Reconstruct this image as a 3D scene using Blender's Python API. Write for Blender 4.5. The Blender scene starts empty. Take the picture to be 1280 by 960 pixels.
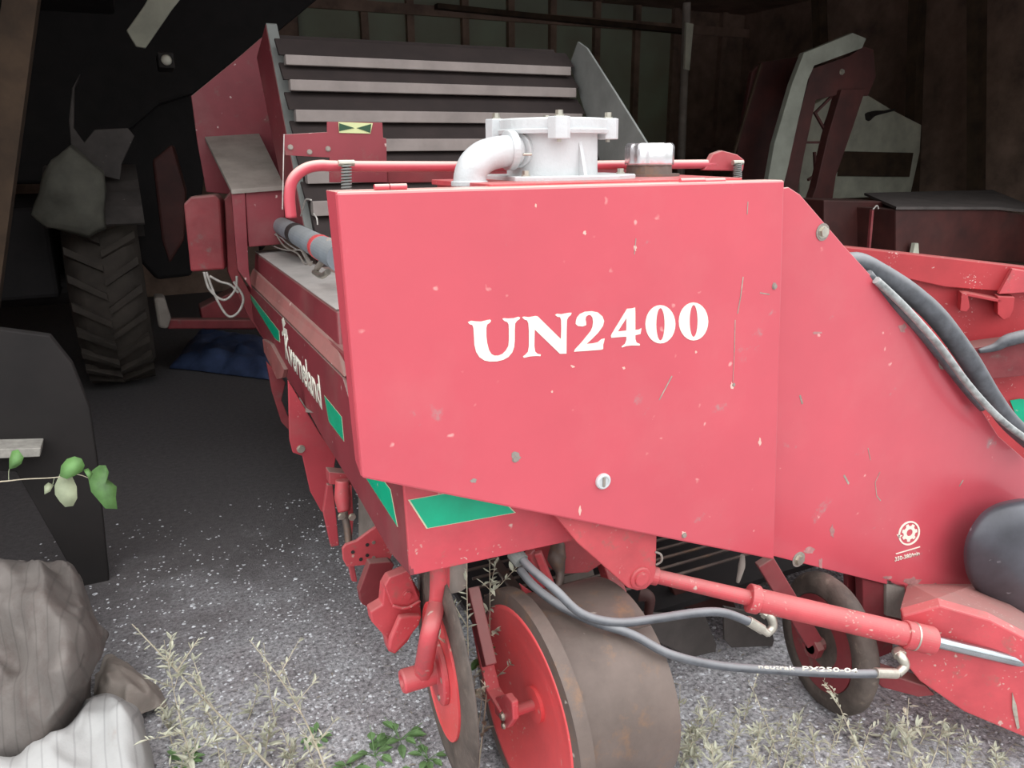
import bpy, bmesh, math, random
from mathutils import Vector, Matrix, noise
from mathutils.geometry import tessellate_polygon
random.seed(7)
sc = bpy.context.scene
COL = sc.collection
V = Vector
R_ = math.radians
# ---------------------------------------------------------------- camera
FP = 960.0
TH, RO, YA = R_(16.8), R_(0.5), R_(25.5)
EYE = 1.62
Fw = V((math.sin(YA)*math.cos(TH), math.cos(YA)*math.cos(TH), -math.sin(TH)))
R0 = V((math.cos(YA), -math.sin(YA), 0))
U0 = R0.cross(Fw)
Up = U0*math.cos(RO) + R0*math.sin(RO)
Rt = R0*math.cos(RO) - U0*math.sin(RO)
def ray(px, py):
    return Fw + Rt*((px-640)/FP) + Up*((480-py)/FP)
_d = ray(421, 240)
CAM = V((-_d.x*1.35, -_d.y*1.35, EYE))
def on(px, py, ax, v):
    """point of the plane X=v, Y=v or Z=v that lies at this place of the photograph"""
    d = ray(px, py); i = 'XYZ'.index(ax)
    return CAM + d*((v-CAM[i])/d[i])
def onp(px, py, a, b):
    """point on the upright plane through ground points a and b"""
    n = V((b[1]-a[1], -(b[0]-a[0]), 0)); d = ray(px, py)
    return CAM + d*((V((a[0], a[1], 0))-CAM).dot(n)/d.dot(n))
def ons(pts, ax, v):
    return [on(x, y, ax, v) for x, y in pts]
cd = bpy.data.cameras.new('camera'); co = bpy.data.objects.new('camera', cd); COL.objects.link(co)
cd.sensor_width = 36; cd.lens = FP/1280*36; cd.clip_start = .02; cd.clip_end = 200
mw = Matrix((Rt, Up, -Fw)).transposed().to_4x4(); mw.translation = CAM
co.matrix_world = mw
sc.camera = co
# ---------------------------------------------------------------- materials
def mat(name, col, rough=.6, metal=0., var=.15, scale=6., dust=0., dustcol=(.30,.25,.21), chips=0., chipcol=(.75,.62,.56),
        bump=0., bscale=60., dn=.45, spec=.5, stripes=0, stains=0., staincol=(.16,.13,.11), coat=0., trans=0.):
    m = bpy.data.materials.new(name); m.use_nodes = True
    nt = m.node_tree; N = nt.nodes; L = nt.links
    b = N['Principled BSDF']
    def mix(fac, a, c):
        n = N.new('ShaderNodeMix'); n.data_type = 'RGBA'
        if isinstance(fac, float): n.inputs[0].default_value = fac
        else: L.new(fac, n.inputs[0])
        for k, s in ((6, a), (7, c)):
            if isinstance(s, tuple): n.inputs[k].default_value = (*s[:3], 1)
            else: L.new(s, n.inputs[k])
        return n.outputs[2]
    def ns(sc_, det=6., ro=.6, obj=True):
        n = N.new('ShaderNodeTexNoise'); n.inputs['Scale'].default_value = sc_; n.inputs['Detail'].default_value = det
        n.inputs['Roughness'].default_value = ro; L.new(tc.outputs['Object'], n.inputs['Vector']); return n.outputs[0]
    def ramp(src, a, c):
        n = N.new('ShaderNodeMapRange'); n.inputs[1].default_value = a; n.inputs[2].default_value = c; n.clamp = True
        L.new(src, n.inputs[0]); return n.outputs[0]
    def mul(a, c):
        n = N.new('ShaderNodeMath'); n.operation = 'MULTIPLY'
        for k, s in ((0, a), (1, c)):
            if isinstance(s, float): n.inputs[k].default_value = s
            else: L.new(s, n.inputs[k])
        return n.outputs[0]
    tc = N.new('ShaderNodeTexCoord')
    dark = tuple(c*(1-var*1.6) for c in col); lite = tuple(min(1, c*(1+var)) for c in col)
    c = mix(ramp(ns(scale), .3, .7), dark, lite)
    if stains:
        c = mix(mul(ramp(ns(scale*1.7+3, 8., .7), .62-.1*stains, .74), .8), c, staincol)
    if stripes:
        w = N.new('ShaderNodeTexWave'); w.inputs['Scale'].default_value = stripes; w.inputs['Distortion'].default_value = 1.5
        w.inputs['Detail'].default_value = 1; w.inputs['Detail Scale'].default_value = .6
        L.new(tc.outputs['Object'], w.inputs['Vector'])
        c = mix(mul(ramp(w.outputs['Fac'], .93, .99), .45), c, tuple(x*.55 for x in col))
    if dust:
        g = N.new('ShaderNodeNewGeometry'); s = N.new('ShaderNodeSeparateXYZ'); L.new(g.outputs['Normal'], s.inputs[0])
        up = ramp(s.outputs['Z'], .15, .8)
        a = N.new('ShaderNodeMath'); a.operation = 'ADD'; a.use_clamp = True
        L.new(mul(up, dust), a.inputs[0]); L.new(mul(ramp(ns(3.3, 8., .65), .5, .78), dust*dn), a.inputs[1])
        c = mix(a.outputs[0], c, dustcol)
    if chips:
        vo = N.new('ShaderNodeTexVoronoi'); vo.inputs['Scale'].default_value = 17; vo.inputs['Randomness'].default_value = 1
        wv = N.new('ShaderNodeVectorMath'); wv.operation = 'ADD'
        nn = N.new('ShaderNodeTexNoise'); nn.inputs['Scale'].default_value = 30; L.new(tc.outputs['Object'], nn.inputs['Vector'])
        sc2 = N.new('ShaderNodeVectorMath'); sc2.operation = 'SCALE'; sc2.inputs['Scale'].default_value = .035
        L.new(nn.outputs['Color'], sc2.inputs[0]); L.new(tc.outputs['Object'], wv.inputs[0]); L.new(sc2.outputs[0], wv.inputs[1])
        L.new(wv.outputs[0], vo.inputs['Vector'])
        f = ramp(vo.outputs['Distance'], .11, .05)
        f = mul(f, ramp(ns(7.), .52-.12*chips, .60-.1*chips))
        c = mix(mul(f, .75), c, chipcol)
        if chips >= 1:
            v2 = N.new('ShaderNodeTexVoronoi'); v2.inputs['Scale'].default_value = 75; L.new(wv.outputs[0], v2.inputs['Vector'])
            c = mix(mul(mul(ramp(v2.outputs['Distance'], .26, .12), ramp(ns(5.5, 5.), .62-.07*chips, .70-.05*chips)), .8), c, chipcol)
    L.new(c, b.inputs['Base Color'])
    b.inputs['Roughness'].default_value = rough; b.inputs['Metallic'].default_value = metal
    b.inputs['Specular IOR Level'].default_value = spec
    if coat: b.inputs['Coat Weight'].default_value = coat; b.inputs['Coat Roughness'].default_value = .12
    if trans: b.inputs['Transmission Weight'].default_value = trans
    if bump:
        bp = N.new('ShaderNodeBump'); bp.inputs['Strength'].default_value = bump; bp.inputs['Distance'].default_value = .01
        L.new(ns(bscale, 4.), bp.inputs['Height']); L.new(bp.outputs[0], b.inputs['Normal'])
    return m
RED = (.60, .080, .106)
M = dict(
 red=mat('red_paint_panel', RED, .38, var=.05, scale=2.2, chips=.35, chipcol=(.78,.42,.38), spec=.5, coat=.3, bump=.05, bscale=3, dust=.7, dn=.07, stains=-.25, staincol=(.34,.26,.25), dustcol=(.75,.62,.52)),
 sidered=mat('dusty_shaded_red_paint', (.24,.035,.045), .5, var=.12, scale=5, chips=.8, dust=.7, dn=.3, stains=.3, staincol=(.2,.11,.09)),  # darker copy of the machine red, with shade put into its colour
 lip=mat('pink_dusty_paint', (.42,.13,.12), .6, var=.15, scale=6, dust=.6, chips=.8),
 redd=mat('red_paint_dusty', (.48,.055,.07), .5, var=.1, scale=5, chips=1., dust=.6, stains=.3, staincol=(.2,.09,.07)),
 redworn=mat('red_paint_worn', (.58,.078,.09), .45, var=.12, scale=9, chips=1.6, chipcol=(.6,.5,.42), dust=.3, dn=.3, stains=.6, staincol=(.25,.14,.11)),
 apron=mat('red_paint_flaking', (.60,.07,.09), .45, var=.1, scale=9, chips=2.2, chipcol=(.62,.5,.42), dust=.3, stains=.3, staincol=(.3,.16,.12)),
 hub=mat('bright_red_disc', (.78,.085,.09), .4, var=.08, scale=8, chips=1., chipcol=(.7,.4,.32), dust=.1),
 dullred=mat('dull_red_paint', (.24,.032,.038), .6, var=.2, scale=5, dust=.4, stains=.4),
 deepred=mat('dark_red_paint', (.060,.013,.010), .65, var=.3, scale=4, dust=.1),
 dustmetal=mat('dusty_steel', (.30,.26,.225), .75, var=.15, scale=8, bump=.2, bscale=80),
 greysteel=mat('grey_steel', (.20,.205,.19), .7, .0, var=.15, scale=6),
 flight=mat('pale_dusty_flight', (.27,.23,.21), .8, var=.12, scale=7),
 rubberflap=mat('dusty_brown_rubber', (.028,.018,.016), .85, var=.2, scale=7),
 rust=mat('brown_rusty_steel', (.17,.13,.11), .55, .35, var=.22, scale=4, stains=.8, staincol=(.30,.16,.08), bump=.15, bscale=30, chips=.5, chipcol=(.6,.55,.48)),
 flap=mat('dark_rubber_sheet', (.085,.072,.066), .75, var=.2, scale=7, chips=.6, chipcol=(.3,.27,.24)),
 tyre=mat('worn_rubber', (.11,.085,.07), .7, var=.3, scale=12, bump=.3, bscale=40, stains=.5, staincol=(.24,.19,.15)),
 trtyre=mat('dusty_tractor_tyre', (.065,.052,.042), .85, var=.25, scale=5, bump=.3, bscale=25),
 black=mat('black_plastic', (.06,.062,.075), .42, var=.25, scale=6, chips=.7, chipcol=(.3,.3,.32), coat=.2),
 hose=mat('black_hose_dusty', (.085,.09,.10), .5, var=.25, scale=30, dust=.45, dustcol=(.40,.40,.40)),
 palehose=mat('pale_dusty_hose', (.30,.32,.31), .6, var=.35, scale=40, dust=.6, dustcol=(.6,.6,.58)),
 zinc=mat('zinc_fitting', (.55,.52,.44), .35, .8, var=.15, scale=40),
 alu=mat('pale_cast_aluminium', (.62,.64,.64), .5, .15, var=.06, scale=12, bump=.15, bscale=120, dust=.15, dustcol=(.6,.58,.54)),
 chrome=mat('bright_chrome', (.85,.85,.87), .25, .85, var=.03),
 rod=mat('chromed_rod', (.42,.45,.46), .22, 1., var=.1, scale=15),
 white=mat('white_lettering', (.88,.85,.72), .5, var=.02),
 green=mat('green_sticker', (.0,.42,.22), .35, var=.08, scale=14, chips=.2),
 silver=mat('pale_sticker_edge', (.62,.62,.42), .4, var=.1),
 yellow=mat('yellow_green_reflector', (.60,.64,.32), .4, var=.06),
 darkgreen=mat('dark_green_mark', (.02,.07,.03), .5),
 wire=mat('pale_wire', (.45,.42,.38), .5, var=.2, scale=50),
 roller=mat('blue_grey_motor', (.27,.31,.34), .55, .1, var=.15, scale=10, dust=.5, dustcol=(.33,.32,.30)),
 web=mat('dark_web_steel', (.05,.035,.03), .6, .3, var=.2),
 wood=mat('dark_brown_timber', (.30,.20,.15), .85, var=.3, scale=3),
 woodmid=mat('brown_timber', (.07,.042,.024), .85, var=.3, scale=5),
 boarddark=mat('near_black_board', (.014,.011,.010), .85, var=.3, scale=3),  # near-black brown with slight random tone
 woodpale=mat('weathered_pale_timber', (.36,.34,.30), .85, var=.2, scale=25, bump=.2),
 panel=mat('grey_green_wall_board', (.36,.37,.30), .8, var=.2, scale=2.5),
 pale=mat('pale_grey_sheet', (.60,.60,.48), .7, var=.2, scale=3),
 dark=mat('dark_machine_metal', (.035,.028,.026), .7, var=.3, scale=4),
 blue=mat('blue_plastic_tarp', (.06,.09,.19), .5, var=.25, scale=8, bump=.5, bscale=12),
 dusttop=mat('thick_pale_dust', (.44,.40,.37), .9, var=.1, scale=9, bump=.2, bscale=80),
 paledim=mat('mid_pale_sheet', (.27,.28,.23), .8, var=.2, scale=3),  # darker copy of the pale sheet colour
 palechip=mat('pale_paint_chip', (.80,.50,.42), .7, var=.1),
 scuff=mat('grey_pink_scuff', (.46,.22,.21), .7, var=.25, scale=30),
 redclean=mat('plain_red_paint', (.50,.045,.052), .5, var=.1, scale=6, chips=1., dust=.3, dn=.05),
 sack=mat('woven_brownish_cloth', (.17,.15,.135), .8, var=.22, scale=3, stripes=9, bump=.15, bscale=150, stains=1.3, staincol=(.10,.07,.06)),
 sackw=mat('woven_white_cloth', (.44,.435,.42), .8, var=.12, scale=4, stripes=9, bump=.15, bscale=150, stains=.2, staincol=(.36,.30,.26)),
 bundle=mat('dim_grey_green_cloth', (.13,.125,.10), .8, var=.25, scale=5),
 abyss=mat('black_metal_shade_fill', (.016,.013,.013), .8, var=.2),  # near-black, also fills places meant to read as deep shade
 leaf=mat('green_leaf', (.10,.22,.06), .55, var=.3, scale=15),
 leafp=mat('pale_leaf', (.34,.38,.24), .6, var=.2, scale=15),
 weed=mat('grey_green_weed', (.50,.50,.38), .75, var=.25, scale=30),
 weedstem=mat('straw_stem', (.52,.46,.34), .7, var=.25, scale=30),
 low=mat('fresh_green_leaf', (.15,.27,.10), .6, var=.3, scale=20),
 stone=mat('gravel_stone', (.72,.73,.75), .85, var=.25, scale=40),
 litter=mat('dry_litter', (.38,.34,.28), .85, var=.3, scale=30),
)
# ground: gravel, darker earth further in, its colour also carrying the shed's shade
def ground_mat():
    m = bpy.data.materials.new('gravel_ground'); m.use_nodes = True
    nt = m.node_tree; N = nt.nodes; L = nt.links; b = N['Principled BSDF']
    tc = N.new('ShaderNodeTexCoord')
    def noi(s, d=8, r=.65):
        n = N.new('ShaderNodeTexNoise'); n.inputs['Scale'].default_value = s; n.inputs['Detail'].default_value = d; n.inputs['Roughness'].default_value = r
        L.new(tc.outputs['Object'], n.inputs['Vector']); return n.outputs[0]
    r1 = N.new('ShaderNodeValToRGB'); L.new(noi(70), r1.inputs[0])
    e = r1.color_ramp.elements; e[0].position = .33; e[0].color = (.16,.162,.165,1); e[1].position = .60; e[1].color = (.80,.81,.83,1)
    r2 = N.new('ShaderNodeValToRGB'); L.new(noi(3.5), r2.inputs[0])
    e = r2.color_ramp.elements; e[0].position = .35; e[0].color = (.55,.5,.5,1); e[1].position = .7; e[1].color = (1,1,1,1)
    mx = N.new('ShaderNodeMix'); mx.data_type = 'RGBA'; mx.blend_type = 'MULTIPLY'; mx.inputs[0].default_value = 1
    L.new(r1.outputs[0], mx.inputs[6]); L.new(r2.outputs[0], mx.inputs[7])
    # gravel in the doorway, dark earth further in with indoor shade painted into it
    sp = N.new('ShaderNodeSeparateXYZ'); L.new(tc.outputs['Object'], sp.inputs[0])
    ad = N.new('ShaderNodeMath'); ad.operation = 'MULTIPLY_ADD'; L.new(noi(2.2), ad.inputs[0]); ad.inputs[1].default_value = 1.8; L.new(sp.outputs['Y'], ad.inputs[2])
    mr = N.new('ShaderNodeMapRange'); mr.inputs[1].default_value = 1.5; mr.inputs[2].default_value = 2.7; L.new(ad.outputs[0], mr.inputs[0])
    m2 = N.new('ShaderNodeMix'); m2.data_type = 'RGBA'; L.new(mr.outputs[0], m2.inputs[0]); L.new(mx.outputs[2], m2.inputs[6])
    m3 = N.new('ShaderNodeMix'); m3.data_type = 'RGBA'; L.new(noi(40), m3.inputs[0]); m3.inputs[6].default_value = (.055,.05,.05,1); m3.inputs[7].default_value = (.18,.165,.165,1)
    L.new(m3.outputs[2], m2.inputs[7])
    L.new(m2.outputs[2], b.inputs['Base Color']); b.inputs['Roughness'].default_value = .9
    bp = N.new('ShaderNodeBump'); bp.inputs['Strength'].default_value = .8; bp.inputs['Distance'].default_value = .01
    L.new(noi(110), bp.inputs['Height']); L.new(bp.outputs[0], b.inputs['Normal'])
    return m
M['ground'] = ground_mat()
def sheet_mat():
    m = bpy.data.materials.new('grimy_translucent_sheet'); m.use_nodes = True
    nt = m.node_tree; N = nt.nodes; L = nt.links; N.remove(N['Principled BSDF'])
    tc = N.new('ShaderNodeTexCoord'); n = N.new('ShaderNodeTexNoise'); n.inputs['Scale'].default_value = 2.5; L.new(tc.outputs['Object'], n.inputs['Vector'])
    r = N.new('ShaderNodeValToRGB'); L.new(n.outputs[0], r.inputs[0]); e = r.color_ramp.elements
    e[0].position = .3; e[0].color = (.055,.05,.035,1); e[1].position = .7; e[1].color = (.085,.095,.075,1)
    t = N.new('ShaderNodeBsdfTranslucent'); d = N.new('ShaderNodeBsdfDiffuse'); d.inputs[0].default_value = (.25,.26,.21,1)
    L.new(r.outputs[0], t.inputs[0]); ad = N.new('ShaderNodeAddShader'); L.new(t.outputs[0], ad.inputs[0]); L.new(d.outputs[0], ad.inputs[1])
    L.new(ad.outputs[0], N['Material Output'].inputs['Surface']); return m
M['panel'] = sheet_mat()
# ---------------------------------------------------------------- mesh helpers
def wloc(o):
    p = V((0,0,0))
    while o: p += o.location; o = o.parent
    return p
class MB:
    def __init__(s): s.bm = bmesh.new(); s.smooth = []
    def prism(s, pts, vec):
        vec = V(vec); a = [s.bm.verts.new(p) for p in pts]; c = [s.bm.verts.new(V(p)+vec) for p in pts]
        s.bm.faces.new(a); s.bm.faces.new(c[::-1]); n = len(a)
        for i in range(n): s.bm.faces.new((a[i], c[i], c[(i+1)%n], a[(i+1)%n]))
        return s
    def plate(s, loops, vec):
        """flat outline with holes, given thickness"""
        tri = tessellate_polygon([[V(p) for p in l] for l in loops]); vec = V(vec)
        flat = [V(p) for l in loops for p in l]
        a = [s.bm.verts.new(p) for p in flat]; c = [s.bm.verts.new(p+vec) for p in flat]
        for t in tri:
            try: s.bm.faces.new([a[i] for i in t]); s.bm.faces.new([c[i] for i in t][::-1])
            except ValueError: pass
        k = 0
        for l in loops:
            n = len(l)
            for i in range(n): s.bm.faces.new((a[k+i], c[k+i], c[k+(i+1)%n], a[k+(i+1)%n]))
            k += n
        return s
    def quad(s, *p):
        s.bm.faces.new([s.bm.verts.new(q) for q in p]); return s
    def box(s, lo, hi):
        x0,y0,z0 = lo; x1,y1,z1 = hi
        return s.prism([(x0,y0,z0),(x1,y0,z0),(x1,y1,z0),(x0,y1,z0)], (0,0,z1-z0))
    def bar(s, a, b, w, h, up=(0,0,1)):
        a, b = V(a), V(b); d = (b-a).normalized(); sd = d.cross(V(up)).normalized(); u = sd.cross(d)
        return s.prism([a-sd*w/2-u*h/2, a+sd*w/2-u*h/2, a+sd*w/2+u*h/2, a-sd*w/2+u*h/2], b-a)
    def tube(s, pts, r, n=12, smooth=1, cap=True):
        pts = [V(p) for p in pts]
        rr = r if isinstance(r, (list, tuple)) else [r]*len(pts)
        if smooth and len(pts) > 2:
            P, Q = [], []
            for i in range(len(pts)-1):
                p0 = pts[max(i-1,0)]; p1 = pts[i]; p2 = pts[i+1]; p3 = pts[min(i+2,len(pts)-1)]
                for k in range(6):
                    t = k/6
                    P.append(.5*((2*p1)+(p2-p0)*t+(2*p0-5*p1+4*p2-p3)*t*t+(3*p1-p0-3*p2+p3)*t**3)); Q.append(rr[i]*(1-t)+rr[i+1]*t)
            P.append(pts[-1]); Q.append(rr[-1])
        else: P, Q = pts, rr
        ref = V((0,0,1)); rings = []; f0 = len(s.bm.faces)
        for i, p in enumerate(P):
            d = (P[min(i+1,len(P)-1)]-P[max(i-1,0)])
            if d.length < 1e-9: d = V((0,0,1))
            d.normalize()
            if i == 0: ref = d.orthogonal().normalized()
            ref = (ref - d*ref.dot(d)); ref = ref.normalized() if ref.length > 1e-6 else d.orthogonal().normalized()
            o = d.cross(ref)
            rings.append([s.bm.verts.new(p+(ref*math.cos(6.28318*k/n)+o*math.sin(6.28318*k/n))*Q[i]) for k in range(n)])
        fs = []
        for a, b in zip(rings, rings[1:]):
            for k in range(n): fs.append(s.bm.faces.new((a[k], a[(k+1)%n], b[(k+1)%n], b[k])))
        if cap:
            s.bm.faces.new(rings[0][::-1]); s.bm.faces.new(rings[-1])
        if n > 5: 
            for f in fs: f.smooth = True
        return s
    def lathe(s, c, axis, prof, n=40, smooth=False, half=None):
        """prof: (distance along axis, radius) pairs"""
        c = V(c); ax = V(axis).normalized(); a = ax.orthogonal().normalized(); b = ax.cross(a); rings = []
        for t, r in prof:
            if r < 1e-5: rings.append([s.bm.verts.new(c+ax*t)]); continue
            rings.append([s.bm.verts.new(c+ax*t+(a*math.cos(2*math.pi*k/n)+b*math.sin(2*math.pi*k/n))*r) for k in range(n)])
        for p, q in zip(rings, rings[1:]):
            for k in range(n):
                vs = []
                for x in ((p,k),(p,k+1),(q,k+1),(q,k)):
                    v = x[0][x[1]%len(x[0])]
                    if v not in vs: vs.append(v)
                if len(vs) > 2:
                    f = s.bm.faces.new(vs); f.smooth = smooth
        return s
    def cyl(s, a, b, r, n=20, r2=None):
        a, b = V(a), V(b); l = (b-a).length
        r2 = r if r2 is None else r2
        s.lathe(a, b-a, [(0,0),(0,r),(l,r2),(l,0)], n); return s
    def bolt(s, p, d, r, h=None):
        d = V(d).normalized(); h = h or r*.8
        s.cyl(V(p), V(p)+d*h*.3, r*1.25, 14); s.cyl(V(p)+d*h*.3, V(p)+d*h, r, 6); return s
    def spring(s, a, b, R, w, turns=9):
        a, b = V(a), V(b); d = b-a; x = d.orthogonal().normalized(); y = d.normalized().cross(x); n = turns*10
        return s.tube([a+d*(i/n)+(x*math.cos(i*.62832)+y*math.sin(i*.62832))*R for i in range(n+1)], w, 6, 0)
    def build(s, name, m, parent=None, bevel=0., seg=2, autosmooth=False):
        bmesh.ops.recalc_face_normals(s.bm, faces=s.bm.faces[:])
        off = wloc(parent)
        if off.length: bmesh.ops.translate(s.bm, verts=s.bm.verts[:], vec=-off)
        me = bpy.data.meshes.new(name); s.bm.to_mesh(me); s.bm.free(); me.materials.append(M[m])
        o = bpy.data.objects.new(name, me); COL.objects.link(o); o.parent = parent
        if bevel:
            md = o.modifiers.new('b', 'BEVEL'); md.width = bevel; md.segments = seg; md.limit_method = 'ANGLE'; md.angle_limit = R_(40)
        return o
def tag(o, label, cat, group=None, kind=None):
    o['label'] = label
    if cat: o['category'] = cat
    if group: o['group'] = group
    if kind: o['kind'] = kind
    return o
def thing(name, loc, label, cat, group=None):
    o = bpy.data.objects.new(name, None); COL.objects.link(o); o.location = loc; o.empty_display_size = .1
    return tag(o, label, cat, group)
def lab(o, label): o['label'] = label; return o
def struct(name, mb, m, label, bevel=0.):
    o = mb.build(name, m, None, bevel); o['kind'] = 'structure'; o['label'] = label; return o
def text_mesh(body, off, quad, thick, name, m, parent, xs=1.):
    """lettering laid over the quad (bottom-left, bottom-right, top-right, top-left)"""
    cu = bpy.data.curves.new('t', 'FONT'); cu.body = body; cu.offset = off; cu.resolution_u = 3
    t = bpy.data.objects.new('t', cu); COL.objects.link(t); bpy.context.view_layer.update()
    me = bpy.data.meshes.new_from_object(t.evaluated_get(bpy.context.evaluated_depsgraph_get()))
    bpy.data.objects.remove(t)
    xs_ = [v.co.x for v in me.vertices]; ys = [v.co.y for v in me.vertices]
    x0, x1, y0, y1 = min(xs_), max(xs_), min(ys), max(ys)
    bl, br, tr, tl = [V(q) for q in quad]; off3 = wloc(parent)
    for v in me.vertices:
        u = (v.co.x-x0)/(x1-x0); w = (v.co.y-y0)/(y1-y0)
        v.co = (bl*(1-u)+br*u)*(1-w) + (tl*(1-u)+tr*u)*w - off3
    me.materials.clear(); me.materials.append(M[m])
    o = bpy.data.objects.new(name, me); COL.objects.link(o); o.parent = parent
    md = o.modifiers.new('s', 'SOLIDIFY'); md.thickness = thick; md.offset = 0
    return o
# ================================================================ the harvester
ZT = on(421, 240, 'Y', 0).z
H = thing('root_crop_harvester', (.6, .4, 0), 'large red pulled root crop harvester lettered UN2400 filling the middle of the shed doorway', 'farm machine')
XS = .127            # plane of its left side
# --- hinged front cover
c = MB()
out = ons([(421,240),(981,225),(968,700),(453,598)], 'Y', 0)
c.prism(out, (0,.012,0))
cover = c.build('hinged_cover', 'red', H, .005)
lab(cover, 'large flat red front cover lettered UN2400')
a, b_ = on(421,240,'Y',0), on(453,598,'Y',0)
fl = MB(); fl.prism([a+V((0,.0122,0)), b_+V((0,.0122,0)), b_+V((0,.05,.02)), a+V((0,.085,0))], (.004,0,0))
fl.build('side_flange', 'red', cover, .001)
a2 = on(981,225,'Y',0)
fl = MB(); fl.prism([a+V((.004,.0122,-.004)), a2+V((0,.0122,-.004)), a2+V((0,.06,-.004)), a+V((.004,.085,-.004))], (0,0,.004))
fl.build('top_flange', 'red', cover, .001)
# lettering UN2400
def gl(pts, x0, y0, k=8.): return [on(x0+x/k, y0+y/k, 'Y', -.0012) for x, y in pts]
U_ = [(40,262),(70,248),(120,254),(170,256),(230,242),(262,236),(272,248),(258,268),(232,285),(224,320),(224,400),(232,470),(250,540),(275,580),(305,597),(345,597),(385,580),(420,545),(445,500),(450,440),(450,340),(447,285),(435,262),(405,250),(385,230),(400,222),(440,226),(500,222),(545,208),(562,215),(556,232),(530,248),(512,275),(508,340),(508,440),(502,510),(482,565),(445,610),(395,638),(330,654),(260,656),(205,645),(155,612),(122,560),(105,490),(100,400),(95,320),(85,292),(55,282)]
N_ = [(582,215),(600,206),(650,212),(715,200),(738,204),(970,432),(974,330),(972,240),(962,212),(935,208),(912,190),(930,178),(975,182),(1050,168),(1076,168),(1070,190),(1045,210),(1030,240),(1027,330),(1025,576),(960,578),(708,335),(706,400),(704,500),(712,555),(735,578),(768,585),(765,602),(720,600),(660,604),(600,618),(590,605),(612,590),(640,560),(650,500),(650,350),(645,275),(632,245),(605,235)]
T_ = [(1102,557),(1110,535),(1180,460),(1268,350),(1285,310),(1292,260),(1285,215),(1265,190),(1245,190),(1222,205),(1215,235),(1222,265),(1222,292),(1185,305),(1140,300),(1118,280),(1120,250),(1130,215),(1160,180),(1210,158),(1280,152),(1340,165),(1385,205),(1402,250),(1390,300),(1340,370),(1280,430),(1225,480),(1290,474),(1340,462),(1375,432),(1408,425),(1392,490),(1392,530),(1370,538),(1280,545),(1180,552)]
F_ = [(190,560),(198,540),(352,288),(405,284),(432,275),(434,330),(434,500),(470,496),(495,482),(490,515),(485,540),(434,552),(434,590),(445,625),(480,640),(478,656),(400,654),(345,660),(300,675),(297,665),(330,640),(345,600),(345,566),(260,572),(195,578)]
def ell(cx, cy, rx, ry, n=28, p=1.): return [(cx+rx*math.cos(6.28318*i/n), cy+ry*math.sin(6.28318*i/n)) for i in range(n)]
for nm, loops, ox, oy in (('letter_u',[U_],580,370),('letter_n',[N_],580,370),('digit_two',[T_],580,370),
        ('digit_four',[F_,[(258,516),(345,506),(345,380)]],740,350),
        ('digit_zero',[ell(685,443,150,192),ell(685,443,42,162)],740,350),('digit_zero',[ell(1016,415,147,190),ell(1017,410,40,160)],740,350)):
    MB().plate([gl(l, ox, oy) for l in loops], (0,.001,0)).build(nm, 'white', cover)
# quarter-turn lock, hinges, rivets
p = on(753,601,'Y',0)
lk = MB(); lk.lathe(p, (0,-1,0), [(0,.019),(.006,.019),(.009,.016),(.009,.013),(.006,.012),(.006,0)], 28); lock = lk.build('round_lock', 'alu', cover)
MB().box(p+V((-.003,-.0095,-.012)), p+V((.003,-.006,.012))).build('lock_slot', 'dustmetal', lock, .001)
for x0, x1 in ((468,486),(487,508)):
    q0, q1 = on(x0,235,'Y',.02), on(x1,235,'Y',.02)
    MB().cyl((q0.x,.02,ZT+.005), (q1.x,.02,ZT+.005), .006, 12).build('hinge', 'red', cover)
for x0, x1 in ((850,880),(880,905)):
    q0, q1 = on(x0,227,'Y',.02), on(x1,227,'Y',.02); z = on(x0,227,'Y',.02).z
    MB().cyl((q0.x,.02,z+.001), (q1.x,.02,z+.001), .006, 12).build('hinge', 'red', cover)
# --- fixed guard plate to the right
gpts = [(972,236),(986,234),(1000,243),(1055,307),(1150,412),(1188,450),(1222,505),(1248,545),(1290,582),(1300,640),(1262,705),(1215,732),(1170,747),(1110,731),(962,694)]
guard = MB().prism(ons(gpts, 'Y', .05), (0,.008,0)).build('guard_plate', 'red', H, .002)
lab(guard, 'red guard plate with a sloping top edge, right of the cover')
for x, y, r in ((1028,290,.013),(1180,452,.014),(998,699,.014),(1141,738,.012)):
    MB().bolt(on(x,y,'Y',.05), (0,-1,0), r).build('bolt', 'zinc', guard)
    MB().cyl(on(x,y,'Y',.0499), on(x,y,'Y',.0499)+V((0,-.002,0)), r*1.7, 18).build('washer', 'dustmetal', guard)
MB().bolt(on(644,574,'Y',0), (0,-1,0), .006, .003).build('rivet', 'dustmetal', cover)
MB().bolt(on(968,358,'Y',0), (0,-1,0), .006, .004).build('rivet', 'dustmetal', cover)
MB().bolt(on(855,669,'Y',0), (0,-1,0), .006, .004).build('rivet', 'dustmetal', cover)
MB().bolt(on(917,481,'Y',0), (0,-1,0), .004, .002).build('rivet', 'dustmetal', cover)
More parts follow.
